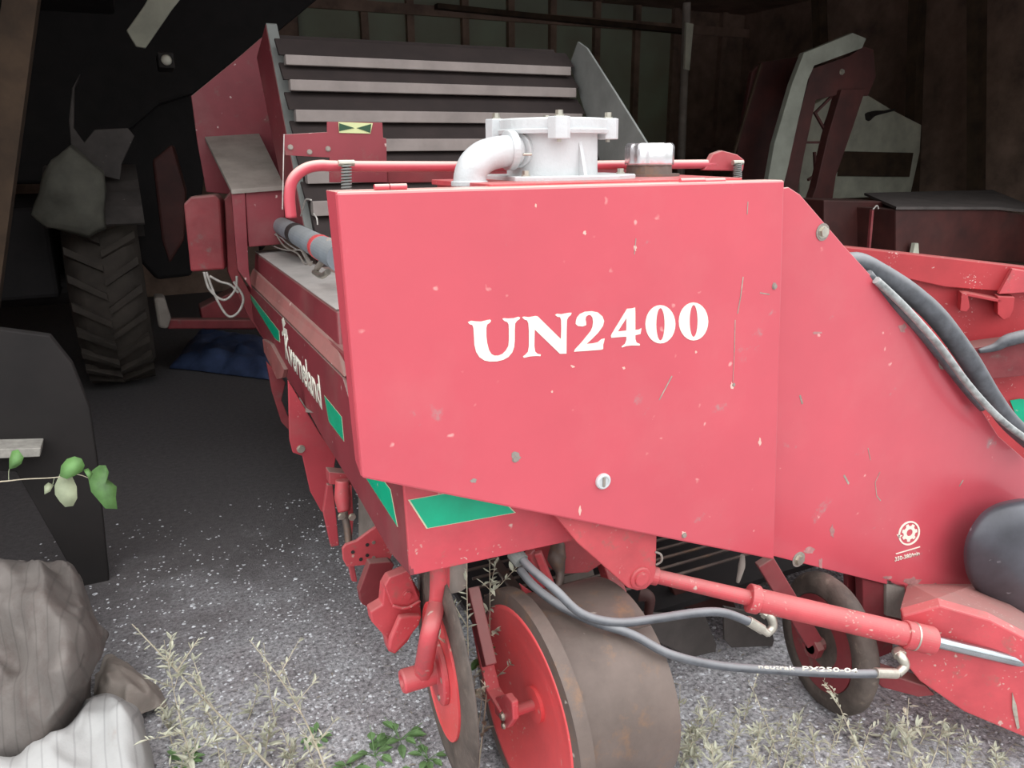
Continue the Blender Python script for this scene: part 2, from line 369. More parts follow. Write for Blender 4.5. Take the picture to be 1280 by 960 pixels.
# scratches through the paint (long narrow ones)
def scratch(pts, w, parent, y):
    m = MB(); q = ons(pts, 'Y', y)
    for i in range(len(q)-1):
        m.bar(q[i], q[i+1], w*(.9+random.random()), .0004, (0,1,0))
    return m.build('paint_scratch', 'litter', parent)
for pts, w in (([(929,346),(926,370),(922,392)],.0022),([(919,400),(918,440),(916,478)],.0012),([(840,470),(832,485),(824,500)],.0022),([(795,298),(793,318)],.0018),([(950,366),(962,368)],.0018),([(935,252),(934,268)],.0022)):
    scratch(pts, w, cover, -.0006)
for pts, w in (([(1000,494),(1003,505)],.004),([(1100,590),(1094,603),(1096,620),(1101,626)],.0024),([(1055,594),(1061,605)],.0035),([(1204,600),(1199,608)],.005),([(1085,560),(1088,575)],.002)):
    scratch(pts, w, guard, .0494)
def blotch(x, y, w, h, m, parent, Y, sd):
    rr = random.Random(sd); n_ = 13
    pts = [(x+w*.5*math.cos(6.283*i/n_)*rr.uniform(.45,1.15), y+h*.5*math.sin(6.283*i/n_)*rr.uniform(.45,1.15)) for i in range(n_)]
    MB().plate([ons(pts, 'Y', Y)], (0,.0003,0)).build('bare_patch', m, parent)
for k, (x, y, w, h) in enumerate([(645,572,13,15),(731,291,5,7),(794,310,4,10),(670,257,3,6),(702,440,5,4),(915,482,5,10),(725,638,4,14),(855,667,8,8),(968,356,9,7),(950,553,5,12),(592,601,8,7),(716,458,6,4),(870,440,4,4),(690,490,3,4),(780,460,5,4)]):
    blotch(x, y, w, h, 'palechip' if k not in (0,8,10) else 'dustmetal', cover, -.0006, k)
for k, (x, y, w, h) in enumerate([(1128,410,12,15),(1012,688,16,10),(1040,665,7,22),(1026,704,6,16),(1022,416,14,5),(1141,728,26,14),(1172,735,22,12),(1110,722,14,6),(1185,450,16,9)]):
    blotch(x, y, w, h, 'scuff', guard, .0494, 40+k)
# rotation pictogram and its speed line
def g2(pts): return [on(1110+x/13.72, 640+y/13.72, 'Y', .0488) for x, y in pts]
def el2(cx, cy, a, b, rot, n=36, tooth=0.):
    o = []
    for i in range(n):
        t = 6.28318*i/n; k = 1+tooth*(1 if math.cos(7*t) > 0 else -1)
        x, y = a*k*math.cos(t), b*k*math.sin(t); o.append((cx+x*math.cos(rot)-y*math.sin(rot), cy+x*math.sin(rot)+y*math.cos(rot)))
    return o
MB().plate([g2(el2(365,365,215,178,-1.13)), g2(el2(365,365,187,148,-1.13))], (0,.001,0)).build('pictogram_ring', 'white', guard)
MB().plate([g2(el2(370,360,140,110,-1.13,56,.13)), g2(el2(372,355,62,48,-1.13))], (0,.001,0)).build('pictogram_gear', 'white', guard)
MB().plate([g2([(150,385),(250,400),(190,450)])], (0,.001,0)).build('pictogram_arrow', 'white', guard)
MB().plate([g2([(135,712),(550,590),(555,606),(142,728)])], (0,.001,0)).build('pictogram_line', 'white', guard)
text_mesh('350-380/min', .02, g2([(118,850),(545,740),(540,672),(118,778)]), .001, 'speed_lettering', 'white', guard)
# --- body behind the cover
apron = MB().prism(ons([(503,585),(820,560),(822,655),(735,672),(513,720)], 'Y', .1), (0,.012,0)).build('front_apron', 'apron', H, .003)
def sticker(pts, ax, v, parent, d=.0012):
    q = ons(pts, ax, v-.0008); cx = sum(q, V())/len(q)
    o = MB().prism(q, (d,0,0) if ax == 'X' else (0,d,0)).build('sticker', 'silver', parent)
    q2 = [cx+(p-cx)*.965 for p in q]; s = V((-.0004,0,0)) if ax == 'X' else V((0,-.0004,0))
    MB().prism([p+s for p in q2], (d,0,0) if ax == 'X' else (0,d,0)).build('green_field', 'green', o); return o
lab(sticker([(510,625),(560,616),(578,617),(635,631),(645,641),(533,661)], 'Y', .1, apron), 'green sticker on the apron under the cover')
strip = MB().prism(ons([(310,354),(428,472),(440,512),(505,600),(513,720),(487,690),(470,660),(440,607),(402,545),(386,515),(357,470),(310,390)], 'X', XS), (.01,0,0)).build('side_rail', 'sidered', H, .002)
lab(strip, 'lower left side rail carrying the maker lettering')
sticker([(455,594),(479,600),(488,612),(497,659)], 'X', XS, strip)
sticker([(405,494),(427,521),(430,552),(411,527)], 'X', XS, strip)
sticker([(311,365),(349,414),(350,428),(344,424),(312,372)], 'X', XS, strip)
q = [on(x,y,'X',XS-.0012) for x,y in ((357,448),(403,513),(398.6,470),(355,416))]
text_mesh('Kverneland', .028, q, .001, 'maker_lettering', 'white', strip)
MB().plate([ons([(352,399),(354,397),(356.5,405),(355.5,408),(354,409),(358,412),(360,425),(356,418),(353,420),(352,416),(354,412)], 'X', XS-.0012)], (.001,0,0)).build('maker_emblem', 'white', strip)
# dusty rolled lip, recessed face, dusty top
A0, A1 = on(310,352,'X',XS), on(430,472,'X',XS)
B0, B1 = on(316,336,'X',.15), on(422,434,'X',.15)
C0, C1 = on(318,315,'X',.16), on(419,388,'X',.16)
MB().prism([A0, A1, B1, B0], (.012,0,.006)).build('rolled_lip', 'lip', H, .004)
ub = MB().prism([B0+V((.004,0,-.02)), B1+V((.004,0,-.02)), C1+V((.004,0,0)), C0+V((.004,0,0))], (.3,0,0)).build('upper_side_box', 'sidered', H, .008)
D1, D0 = C1+V((.20,0,.003)), C0+V((.12,0,.003))
MB().prism([C0+V((.003,0,.001)), C1+V((.003,0,.001)), D1, D0], (0,0,.003)).build('dusty_cover_sheet', 'dusttop', ub)
# inner body so that light does not fall through the machine
MB().prism([(XS+.02,.35,.75),(XS+.02,2.6,.85),(XS+.02,2.6,1.05),(XS+.02,.35,1.1)], (1.5,0,0)).build('chassis_box', 'dullred', H, .01)
# top deck
zd = ZT
MB().box((.12,.10,zd-.12), (1.12,.55,zd-.10)).build('top_deck', 'sidered', H, .003)
k0, k1 = on(612,230,'Y',.06), on(928,222,'Y',.06)
MB().prism([k0, k1, k1+V((.04,.34,0)), k0+V((.0,.34,0))], (0,0,-.012)).build('raised_deck_plate', 'redworn', H, .002)
zk = (k0.z+k1.z)/2; MB().box((k0.x+.01,.075,zd-.10), (k1.x-.01,.39,zk-.011)).build('deck_box', 'redworn', H, .002)
# --- cast pump housing with elbow
PY = .27
pc = on(690, 225, 'Y', PY); pc.z = zk
sc1 = (on(740,200,'Y',PY)-on(640,200,'Y',PY)).length/2
Zl = lambda y: on(690, y, 'Y', PY).z
hz0, hz1, hz2, hz3 = pc.z, Zl(168), Zl(163), Zl(149)
body = MB().lathe((pc.x,PY,0), (0,0,1), [(hz0,0),(hz0,sc1*1.0),(hz2,sc1*.98),(hz2,0)], 48, True).build('pump_housing', 'alu', H)
lab(body, 'pale cast housing with a pipe elbow standing on the deck')
md = body.modifiers.new('e','EDGE_SPLIT'); md.split_angle = .6
MB().lathe((pc.x,PY,0), (0,0,1), [(hz1,0),(hz1,sc1*1.20),(hz1+.009,sc1*1.22),(hz1+.010,sc1*1.18),(hz3-.003,sc1*1.18),(hz3,sc1*1.14),(hz3,0)], 48).build('housing_lid', 'alu', body, .001)
for an in (-112, -22, 68, 158):
    bx, by = pc.x+sc1*1.22*math.cos(R_(an)), PY+sc1*1.22*math.sin(R_(an))
    lug = MB().cyl((bx,by,hz1-.012), (bx,by,hz3+.001), sc1*.24, 6).build('lid_lug', 'alu', body, .002)
    MB().bolt((bx,by,hz3), (0,0,1), .0085, .014).build('lid_bolt', 'zinc', lug)
    MB().cyl((bx,by,hz1-.018), (bx,by,hz1-.010), .005, 8).build('bolt_end', 'zinc', lug)
fb = MB(); fb.prism([V((pc.x+dx*sc1, PY+dy*sc1, hz0-.004)) for dx, dy in ((-1.35,-.9),(-.9,-1.3),(.9,-1.3),(1.6,-.9),(1.7,.5),(1.2,1.2),(-1.2,1.2))], (0,0,.014))
fb.build('base_flange', 'alu', body, .003)
for dx, dy in ((1.4,-.6),(-1.1,-.9)):
    MB().bolt((pc.x+dx*sc1, PY+dy*sc1, hz0+.01), (0,0,1), .008, .012).build('flange_bolt', 'zinc', body)
# elbow: leaves the housing to the left, turns down
e = [on(645,188,'Y',PY-.04), on(625,190,'Y',PY-.05), on(607,195,'Y',PY-.06), on(594,205,'Y',PY-.07), on(588,218,'Y',PY-.07), on(587,232,'Y',PY-.07)]
el_ = MB().tube(e, [.033,.034,.035,.035,.035,.036], 24); elbow = el_.build('pipe_elbow', 'alu', body)
MB().cyl(e[0]+V((-.024,0,0)), e[0]+V((-.006,0,0)), .043, 30).build('elbow_collar', 'alu', elbow, .002)
MB().cyl(e[-1]+V((0,0,-.001)), e[-1]+V((0,0,.010)), .040, 30).build('elbow_lip', 'alu', elbow, .002)
MB().cyl(e[0]+V((.0,0,0)), e[0]+V((.03,.02,0)), .038, 30).build('inlet_boss', 'alu', body, .002)
pb = on(657,193,'Y',PY-sc1*1.05); MB().cyl(pb+V((-.006,0,0)), pb+V((.014,0,0)), .003, 8).build('tap_pin', 'zinc', body)
# web stiffener
MB().prism([V((pc.x+sc1*.1,PY-sc1*.95,hz0+.0)), V((pc.x+sc1*.1,PY-sc1*1.25,hz0)), V((pc.x+sc1*.1,PY-sc1*.95,hz1-.01))], (.008,0,0)).build('stiffener', 'alu', body)
# --- filler cap
q0, q1 = on(785,207,'Y',.3), on(837,207,'Y',.3); cr = (q1.x-q0.x)/2*.93; cx = (q0.x+q1.x)/2
z0, z1 = on(811,207,'Y',.3-cr).z, on(811,179,'Y',.3).z
capn = MB(); rings = []
for z, k in ((z0,1.),(z0+.006,1.02),(z1-.008,1.02),(z1,.93)):
    rings.append([capn.bm.verts.new((cx+cr*k*(1+.025*math.cos(12*6.28318*i/96))*math.cos(6.28318*i/96), .3+cr*k*(1+.025*math.cos(12*6.28318*i/96))*math.sin(6.28318*i/96), z)) for i in range(96)])
for r1, r2 in zip(rings, rings[1:]):
    for i in range(96): capn.bm.faces.new((r1[i], r1[(i+1)%96], r2[(i+1)%96], r2[i])).smooth = True
capn.bm.faces.new(rings[-1]); capn.bm.faces.new(rings[0][::-1])
cap = capn.build('filler_cap', 'chrome', H); lab(cap, 'bright metal screw cap on a dirty filler neck')
MB().cyl((cx,.3,zd-.004), (cx,.3,z0), cr*1.0, 30, cr*.95).build('filler_neck', 'rust', cap)
MB().cyl((cx,.3,zd-.004), (cx,.3,zd+.009), cr*1.3, 30).build('neck_flange', 'rust', cap)
# --- red tube rail above the deck with springs
TY = .42
tp = [on(364,272,'Y',TY), on(362,245,'Y',TY), on(366,225,'Y',TY), on(380,212,'Y',TY), on(400,207,'Y',TY), on(440,208,'Y',TY), on(640,208,'Y',TY), on(800,206,'Y',TY), on(892,205,'Y',TY)]
rail = MB().tube(tp, .0125, 14).build('tube_rail', 'red', H); lab(rail, 'bent red tube rail crossing behind the pump housing')
e0 = ons([(880,213),(892,192),(903,188),(922,193),(931,200),(929,214)], 'Y', TY-.012)
MB().prism(e0, (0,.02,0)).build('rail_end_lug', 'redd', rail, .003)
for x, y0, y1 in ((433,240,206),(922,226,205)):
    s0, s1 = on(x,y0,'Y',TY-.03), on(x,y1,'Y',TY-.03)
    sp = MB().spring(s0, s1, .0105, .0022, 9).build('coil_spring', 'greysteel', rail)
    MB().cyl(s1+V((-.018,0,.004)), s1+V((.018,0,.004)), .007, 10).build('spring_bolt', 'zinc', sp)
# reflector bracket
BY = .52
br = MB().plate([ons([(354,168),(409,165),(409,152),(478,153),(479,172),(483,173),(484,228),(412,228),(412,197),(357,194)], 'Y', BY)], (0,.006,0)).build('reflector_bracket', 'sidered', H, .001)  # the darker red stands in for shade on this bracket
rf = MB().prism(ons([(423,152.5),(466,154),(463,167),(424,166)], 'Y', BY-.002), (0,.0015,0)).build('reflective_sticker', 'yellow', br)
for tri in ([(424,154),(443,160),(424,164)],[(464,155),(446,160),(463,166)]):
    MB().prism(ons(tri, 'Y', BY-.003), (0,.001,0)).build('dark_triangle', 'darkgreen', rf)
for x, y in ((363,184),(387,190),(410,186)):
    MB().bolt(on(x,y,'Y',BY), (0,-1,0), .005).build('bolt', 'dustmetal', br)
MB().bar(on(484,216,'Y',.60), on(800,214,'Y',.60), .02, .05).build('cross_plate', 'dullred', H, .002)
MB().bar(on(355,168,'Y',BY-.003), on(353,262,'Y',BY-.05), .002, .002, (0,1,0)).build('hanging_wire', 'wire', br)
# --- grey hydraulic motor lying by the side box, with wires
ma, mb_ = on(340,276,'X',.30), on(426,323,'X',.20)
mo = MB().cyl(ma, mb_, .041, 28).build('side_roller', 'roller', H); lab(mo, 'blue-grey cylinder lying on the left side box, with cables')
dm = (mb_-ma)
MB().cyl(ma+dm*.47, ma+dm*.53, .043, 28).build('band_clamp', 'dark', mo)
MB().cyl(ma+dm*.80, ma+dm*.83, .0425, 28).build('red_ring', 'hub', mo)
MB().cyl(ma-dm*.03, ma+dm*.02, .0435, 28).build('end_cap', 'dustmetal', mo)
def wire(px, x, r, name, m, parent, jit=0.):
    return MB().tube([on(a, b, 'X', x+jit*i) for i, (a, b) in enumerate(px)], r, 8).build(name, m, parent)
wire([(335,262),(333,278),(340,290),(352,298),(360,305),(372,312),(385,313),(393,306)], .24, .0032, 'cable', 'wire', mo)
wire([(336,303),(345,309),(360,313),(376,312)], .235, .0030, 'cable', 'wire', mo)
wire([(345,292),(352,304),(360,311),(372,317),(381,330),(390,327)], .23, .0036, 'cable', 'dustmetal', mo)
wire([(376,270),(381,252),(384,249),(389,250)], .26, .0030, 'bent_pin', 'wire', mo)
wire([(392,267),(396,273),(397,281)], .25, .0028, 'cable', 'wire', mo)
wire([(378,312),(383,322),(388,330)], .22, .008, 'hose_end', 'dustmetal', mo)
wire([(396,336),(405,322),(412,300)], .205, .010, 'hose_end', 'dustmetal', mo)
wire([(393,340),(402,345),(410,340)], .2, .010, 'union_nut', 'zinc', mo)
MB().bar(on(325,310,'X',.22), on(340,290,'X',.24), .012, .03).build('motor_bracket', 'dark', mo)
# --- rear left upright, boxes
RY = 2.3
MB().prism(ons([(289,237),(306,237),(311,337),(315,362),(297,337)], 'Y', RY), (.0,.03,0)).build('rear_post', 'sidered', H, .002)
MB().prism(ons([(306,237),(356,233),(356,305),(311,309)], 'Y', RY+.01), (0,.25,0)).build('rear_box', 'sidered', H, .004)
s_ = [on(289,237,'Y',RY-.01), on(356,232,'Y',RY-.01), on(322,163,'Y',RY+.75), on(254,167,'Y',RY+.75)]
MB().prism(s_, (0,.0,-.02)).build('dusty_slope_sheet', 'dustmetal', H, .002)
rp = MB().prism([on(x,y,'Y',3.0) for x,y in ((239,120),(300,70),(337,38),(349,70),(365,250),(258,240),(247,180))], (0,.012,0)).build('rear_side_panel', 'sidered', H, .003)
lab(rp, 'tall red panel with a sloping top edge beside the elevator')
MB().bolt(on(344,136,'Y',2.99), (0,-1,0), .012).build('bolt', 'zinc', rp); MB().bolt(on(347,175,'Y',2.99), (0,-1,0), .012).build('bolt', 'zinc', rp)
lb = MB().prism(ons([(229,255),(238,246),(268,243),(275,250),(281,337),(238,340)], 'Y', 2.45), (.03,.12,0)).build('lamp_housing', 'dullred', H, .01)
lab(lb, 'dull red box hanging at the left rear with loose cables')
for cpts in ([(255,340),(262,362),(280,375),(294,362),(296,345)], [(258,340),(270,372),(285,395),(298,390),(304,372),(292,352)], [(262,345),(275,352),(288,356),(298,366)]):
    MB().tube([on(x,y,'Y',2.42) for x,y in cpts], .006, 7).build('loose_cable', 'wire', lb)
MB().prism(ons([(281,250),(290,238),(297,337),(330,398),(330,425),(310,395),(285,340)], 'Y', 2.5), (0,.05,0)).build('rear_leg', 'dullred', H, .004)
MB().prism(ons([(300,360),(350,350),(352,440),(330,420)], 'Y', 2.62), (0,.05,0)).build('rear_crossmember', 'dullred', H, .004)
# --- elevator
ex0, ex1 = .33, 1.74
L0, L1 = on(333,30,'X',.30), on(384,300,'X',.30)
EL = MB().prism([L0, L1, L1+V((.06,0,0)), L0+V((.045,0,0))], (0,.012,.006)).build('elevator_side_plate', 'greysteel', H, .001)
lab(EL, 'grey steel elevator wall on the left of the flights')
MB().prism([L0+V((-.002,.01,0)), L1+V((-.002,.01,0)), L1+V((-.002,.35,0)), L0+V((-.002,.35,-.1))], (.008,0,0)).build('elevator_outer_plate', 'sidered', EL)
ER = MB().prism(ons([(722,52),(733,60),(770,118),(815,190),(838,235),(760,235),(712,80)], 'X', 1.76), (.012,0,0)).build('elevator_side_plate', 'greysteel', H, .002)
lab(ER, 'grey steel triangular elevator wall on the right of the flights')
yA, yB = on(369,190,'X',.30).y, on(340,30,'X',.30).y
zA, zB = on(369,190,'X',.30).z, on(340,30,'X',.30).z
for k, yp in enumerate((74,106,144,182,221,262)):
    # walk up the elevator slope to the height where this flight shows
    t = 0
    best = min((abs(on(365,yp,'Y',yA+(yB-yA)*s/100).z-(zA+(zB-zA)*s/100)), s) for s in range(-60,130))[1]/100
    Y = yA+(yB-yA)*best; Z = zA+(zB-zA)*best; h = .040+.004*k
    f = MB().box((ex0,Y,Z-h*.5), (ex1-.03,Y+.05,Z+h*.5)).build('elevator_flight', 'flight', H, .003)
    MB().prism([V((ex0-.02,Y+.02,Z+h*.5)), V((ex0-.02,Y+.11,Z+h*.5+.075)), V((ex0-.02,Y+.125,Z+h*.5+.07)), V((ex0-.02,Y+.05,Z+h*.5))], (ex1-ex0+.02,0,0)).build('rubber_flap', 'rubberflap', f, .002)
MB().prism([(ex0,yA-.25,zA-.5),(ex0,yB+.16,zB-.02),(ex0,yB+.2,zB-.12),(ex0,yA-.2,zA-.6)], (ex1-ex0,0,0)).build('elevator_belt', 'rubberflap', H)
# ================================================================ harvester underside
BR = .27
for _ in range(30):
    BC = on(658,884,'Z',BR); BR = .5*BR+.5*(148*(BC-CAM).dot(Fw)/FP)
# lug bracket and hydraulic cylinder
lug = MB().prism(ons([(690,640),(822,640),(820,715),(817,727),(808,736),(797,738.5),(785,735),(722,679)], 'Y', .03), (0,.014,0)).build('cylinder_lug', 'redworn', H, .003)
lp = on(800,722,'Y',.03)
MB().lathe(lp, (0,-1,0), [(0,.030),(.004,.030),(.006,.026),(.006,0)], 26).build('pin_washer', 'redworn', lug)
MB().lathe(lp, (0,-1,0), [(.0,.019),(.011,.019),(.012,.015),(.012,0)], 22).build('pin_head', 'redworn', lug)
MB().tube([on(819,690,'Y',.03), on(826,693,'Y',.02), on(827,701,'Y',.02), on(820,706,'Y',.03)], .003, 8).build('ring_pin', 'dustmetal', lug)
c0 = on(806,717,'Y',.06); c1 = on(1166,801,'Y',-.30)
ax = (c1-c0); L_ = ax.length; ax.normalize()
def cy(t): return c0+ax*(L_*t)
def tpx(px):     # parameter along the cylinder where it crosses this column
    best = min(range(0,1400), key=lambda s: abs(640+FP*((cy(s/1000)-CAM).dot(Rt))/((cy(s/1000)-CAM).dot(Fw))-px)); return best/1000
t1, t2 = tpx(940), tpx(1130)
cyl_ = MB().cyl(cy(.03), cy(t1), .0185, 26, .0205).build('cylinder_shaft_tube', 'redworn', H)
MB().cyl(cy(-.03), cy(.045), .024, 20).build('cylinder_eye', 'redworn', cyl_, .003)
bar_ = MB().cyl(cy(t1), cy(1.0), .031, 36).build('cylinder_barrel', 'redworn', H, .002)
lab(bar_, 'red hydraulic cylinder barrel slanting across below the guard plate')
MB().cyl(cy(t1-.012), cy(t1+.022), .0375, 30).build('barrel_collar', 'redworn', bar_, .003)
MB().cyl(cy(t2), cy(1.0), .0365, 36).build('barrel_gland', 'redworn', bar_, .003)
MB().cyl(cy(t2+.03), cy(t2+.036), .0373, 36).build('snap_ring', 'zinc', bar_)
MB().cyl(cy(.99), cy(1.75), .0165, 28).build('chromed_piston_rod', 'rod', bar_)
P1 = cy(t1+.012); P2 = cy(t2-.005)
def fitting(P, pts, name='port_fitting'):
    q = pts
    f = MB().tube(q, [.016,.013,.012,.011][:len(q)], 14).build(name, 'zinc', bar_, 0)
    MB().cyl(q[0]+(q[1]-q[0])*.25, q[0]+(q[1]-q[0])*.75, .0175, 6).build('hex_nut', 'zinc', f, .001)
    return f
fy = lambda x, y, Y: on(x, y, 'Y', Y)
fitting(P1, [fy(953,762,P1.y-.01), fy(963,770,P1.y-.03), fy(966,783,P1.y-.04), fy(958,792,P1.y-.04)])
fitting(P2, [fy(1122,814,P2.y-.01), fy(1127,822,P2.y-.03), fy(1131,832,P2.y-.04), fy(1122,842,P2.y-.04)])
h1 = [on(648,694,'Y',.13), on(665,712,'Y',.07), on(694,737,'Y',.0), on(727,767,'Y',-.05), on(770,778,'Y',-.09), on(820,774,'Y',-.12), on(870,766,'Y',-.15), on(905,766,'Y',-.17), on(938,778,'Y',-.19)]
h1o = MB().tube(h1, .0105, 16).build('hydraulic_hose', 'hose', H); lab(h1o, 'upper black hose ending at the near cylinder port')
MB().cyl(on(935,776,'Y',-.187), on(953,787,'Y',-.195), .0125, 18).build('hose_ferrule', 'zinc', h1o, .001)
MB().cyl(on(953,787,'Y',-.195), on(960,792,'Y',-.2), .009, 14).build('hose_stem', 'zinc', h1o)
h2 = [on(650,712,'Y',.15), on(668,733,'Y',.09), on(697,755,'Y',.03), on(740,776,'Y',-.03), on(790,793,'Y',-.08), on(845,820,'Y',-.13), on(900,832,'Y',-.18), on(975,838,'Y',-.24), on(1050,842,'Y',-.29), on(1096,842,'Y',-.32)]
def over(px, py, k=.018):
    d = ray(px, py); A = d.y**2+d.z**2; oy, oz = CAM.y-BC.y, CAM.z-BC.z; Bq = 2*(oy*d.y+oz*d.z); Cq = oy*oy+oz*oz-(BR*.9+k)**2
    t = (-Bq-math.sqrt(max(0,Bq*Bq-4*A*Cq)))/(2*A); return CAM+d*t
h2[2] = over(700,757); h2[3] = over(742,777); h2[4] = over(790,793); h2[5] = over(838,818)
h1[3] = over(727,767,.045); h1[4] = over(770,778,.03); h1[5] = over(815,774,.03)
h1o.data.clear_geometry(); _b = bmesh.new(); _t = MB(); _t.tube([p-H.location for p in h1], .0105, 16); _t.bm.to_mesh(h1o.data); h1o.data.materials.clear(); h1o.data.materials.append(M['hose'])
h2o = MB().tube(h2, .0105, 16).build('hydraulic_hose', 'hose', H); lab(h2o, 'lower black hose with white print ending at the far cylinder port')
MB().cyl(on(1094,841,'Y',-.32), on(1120,842,'Y',-.325), .0125, 18).build('hose_ferrule', 'zinc', h2o, .001)
MB().cyl(on(642,690,'Y',.14), on(652,702,'Y',.11), .02, 16).build('hose_union', 'greysteel', h1o, .002)
text_mesh('PX250-04', .02, [on(1003,838.5,'Y',-.285), on(1072,841,'Y',-.322), on(1072,835.5,'Y',-.322), on(1003,832.5,'Y',-.285)], .0008, 'hose_print', 'white', h2o)
text_mesh('neutrak', .012, [on(948,835.5,'Y',-.247), on(994,838,'Y',-.28), on(994,832.5,'Y',-.28), on(948,830.5,'Y',-.247)], .0008, 'hose_print', 'white', h2o)
# frame pieces under the body
def pr(pts, Y, d, name, m='dullred', parent=None, bev=.003, dx=0, dz=0):
    return MB().prism(ons(pts, 'Y', Y), (dx,d,dz)).build(name, m, parent or H, bev)
pr([(655,676),(745,668),(760,700),(735,716),(700,718),(672,700)], .30, .05, 'cross_beam', 'redworn')
pr([(703,714),(739,700),(757,780),(748,790),(712,790)], .50, .012, 'hanging_scraper_plate', 'dustmetal')
MB().bar(on(757,700,'Y',.32), on(778,764,'Y',.22), .045, .045).build('slant_strut', 'redworn', H, .004)
MB().bar(on(660,690,'Y',.24), on(682,745,'Y',.2), .03, .03).build('slant_strut', 'redworn', H, .004)
MB().bar(on(672,690,'Y',.20), on(690,735,'Y',.18), .02, .02).build('slant_strut', 'redworn', H, .004)
MB().tube([on(698,680,'Y',.25), on(696,698,'Y',.22), on(700,716,'Y',.2), on(697,735,'Y',.18)], [.018,.026,.012,.01], 12).build('turnbuckle', 'rust', H)
pr([(650,730),(672,745),(688,770),(668,755),(655,745)], .2, .01, 'drum_scraper_bracket', 'redworn')
# lifting web of thin rods
wb = MB()
for i in range(26):
    y = .30+.045*i; z = .36+.10*(y-.30)
    wb.cyl((.45,y,z), (2.2,y,z), .005, 6)
for x in (.55,1.35,2.15): wb.bar((x,.30,.36), (x,1.45,.475), .03, .012)
wb.build('lifting_web', 'rust', H)
MB().prism([(.45,.34,.20),(2.3,.34,.20),(2.3,2.9,.45),(.45,2.9,.45)], (0,0,.02)).build('web_dark_sheet', 'abyss', H)  # near-black sheet put below the rods to darken the gap
# grey trailing flaps behind the cylinder
pr([(796,765),(882,770),(896,806),(895,815),(865,822),(815,800)], .28, .01, 'rubber_flap', 'flap')
pr([(905,758),(960,768),(968,800),(966,808),(915,810),(906,800)], .26, .01, 'rubber_flap', 'flap')
pr([(840,735),(915,745),(922,765),(850,760)], .38, .03, 'dark_bracket', 'deepred')
MB().tube([on(928,694,'Y',.05), on(927,708,'Y',.05), on(922,728,'Y',.05)], [.006,.010,.005], 10).build('link_rod', 'dustmetal', H)
MB().tube([on(800,742,'Y',.18), on(812,748,'Y',.16), on(810,770,'Y',.16)], [.024,.016,.012], 10).build('hook', 'deepred', H)
# left side linkage
pr([(333,452),(350,470),(357,478),(352,500),(360,520),(375,545),(371,548),(352,528),(340,490)], 1.9, .02, 'side_flap', 'dullred')
MB().prism(ons([(328,424),(338,430),(355,462),(353,472),(346,474),(330,440)], 'X', XS-.015), (.015,0,0)).build('side_bracket', 'lip', H, .001)
pr([(360,475),(402,545),(420,570),(416,598),(412,640),(402,640),(388,615),(378,570),(366,566),(362,550)], 1.25, .012, 'share_side_plate', 'redd')
MB().bolt(on(376,561,'Y',1.25), (0,-1,0), .012).build('bolt', 'zinc', H)
MB().prism(ons([(374,497),(381,509),(391,516),(376,515)], 'X', XS-.002), (.004,0,0)).build('hook_plate', 'dustmetal', H)
pr([(411,590),(436,592),(440,606),(412,606)], .95, .05, 'spring_seat', 'redd')
MB().tube([on(428,600,'Y',.93), on(428,622,'Y',.92), on(430,640,'Y',.9)], [.022,.026,.018], 14).build('tie_rod', 'redworn', H)
pr([(409,606),(416,606),(420,640),(424,682),(414,684),(404,640)], 1.0, .02, 'hanger_arm', 'redd')
pr([(432,606),(440,606),(442,650),(440,676),(432,676)], .92, .02, 'hanger_arm', 'redworn')
MB().tube([on(430,640,'Y',.88), on(434,660,'Y',.86), on(436,680,'Y',.84)], .012, 12).build('threaded_rod', 'rust', H)
MB().bolt(on(440,646,'Y',.85), (0,-1,0), .01).build('bolt', 'zinc', H)
MB().bolt(on(427,645,'Y',.86), (0,-1,0), .01).build('bolt', 'zinc', H)
MB().cyl(on(470,612,'Y',1.0), on(470,690,'Y',1.0), .06, 20).build('dusty_roller', 'dustmetal', H)
bp = pr([(428,686),(432,681),(446,676),(462,664),(474,656),(480,668),(492,690),(487,702),(462,706),(434,709),(429,700)], .62, .012, 'drilled_bracket', 'redworn')
for x, y in ((441,690),(459,681),(467,678),(459,694),(467,697),(451,699)):
    MB().cyl(on(x,y,'Y',.6195), on(x,y,'Y',.6195)+V((0,-.002,0)), .0055, 12).build('bolt_hole', 'zinc' if x == 467 else 'dark', bp)
pr([(436,706),(443,706),(447,728),(440,727)], .66, .02, 'small_tab', 'redd')
MB().prism(ons([(462,704),(488,702),(493,706),(468,764),(452,755),(449,740)], 'Y', .50), (.0,.03,0)).build('slanted_arm', 'dullred', H, .003)
blk = pr([(480,735),(486,724),(510,714),(525,741),(527,772),(510,802),(494,818),(486,815),(482,797),(465,778),(463,765),(478,756)], .36, .04, 'share_support', 'redworn', bev=.004)
MB().prism(ons([(481,733),(487,722),(511,713),(525,750),(510,757),(490,757)], 'Y', .335), (0,.03,0)).build('clamp_block', 'redworn', blk, .003)
MB().bolt(on(509,743,'Y',.335), (0,-1,0), .011, .008).build('clamp_bolt', 'redworn', blk)
MB().tube([on(491,757,'Y',.33), on(508,760,'Y',.325), on(525,751,'Y',.33)], .004, 8).build('clamp_rim', 'redworn', blk)
MB().prism(ons([(500,772),(512,770),(527,770),(524,782),(504,806),(494,817),(486,812),(488,800)], 'Y', .32), (0,.02,0)).build('share_hook', 'redworn', blk, .005)
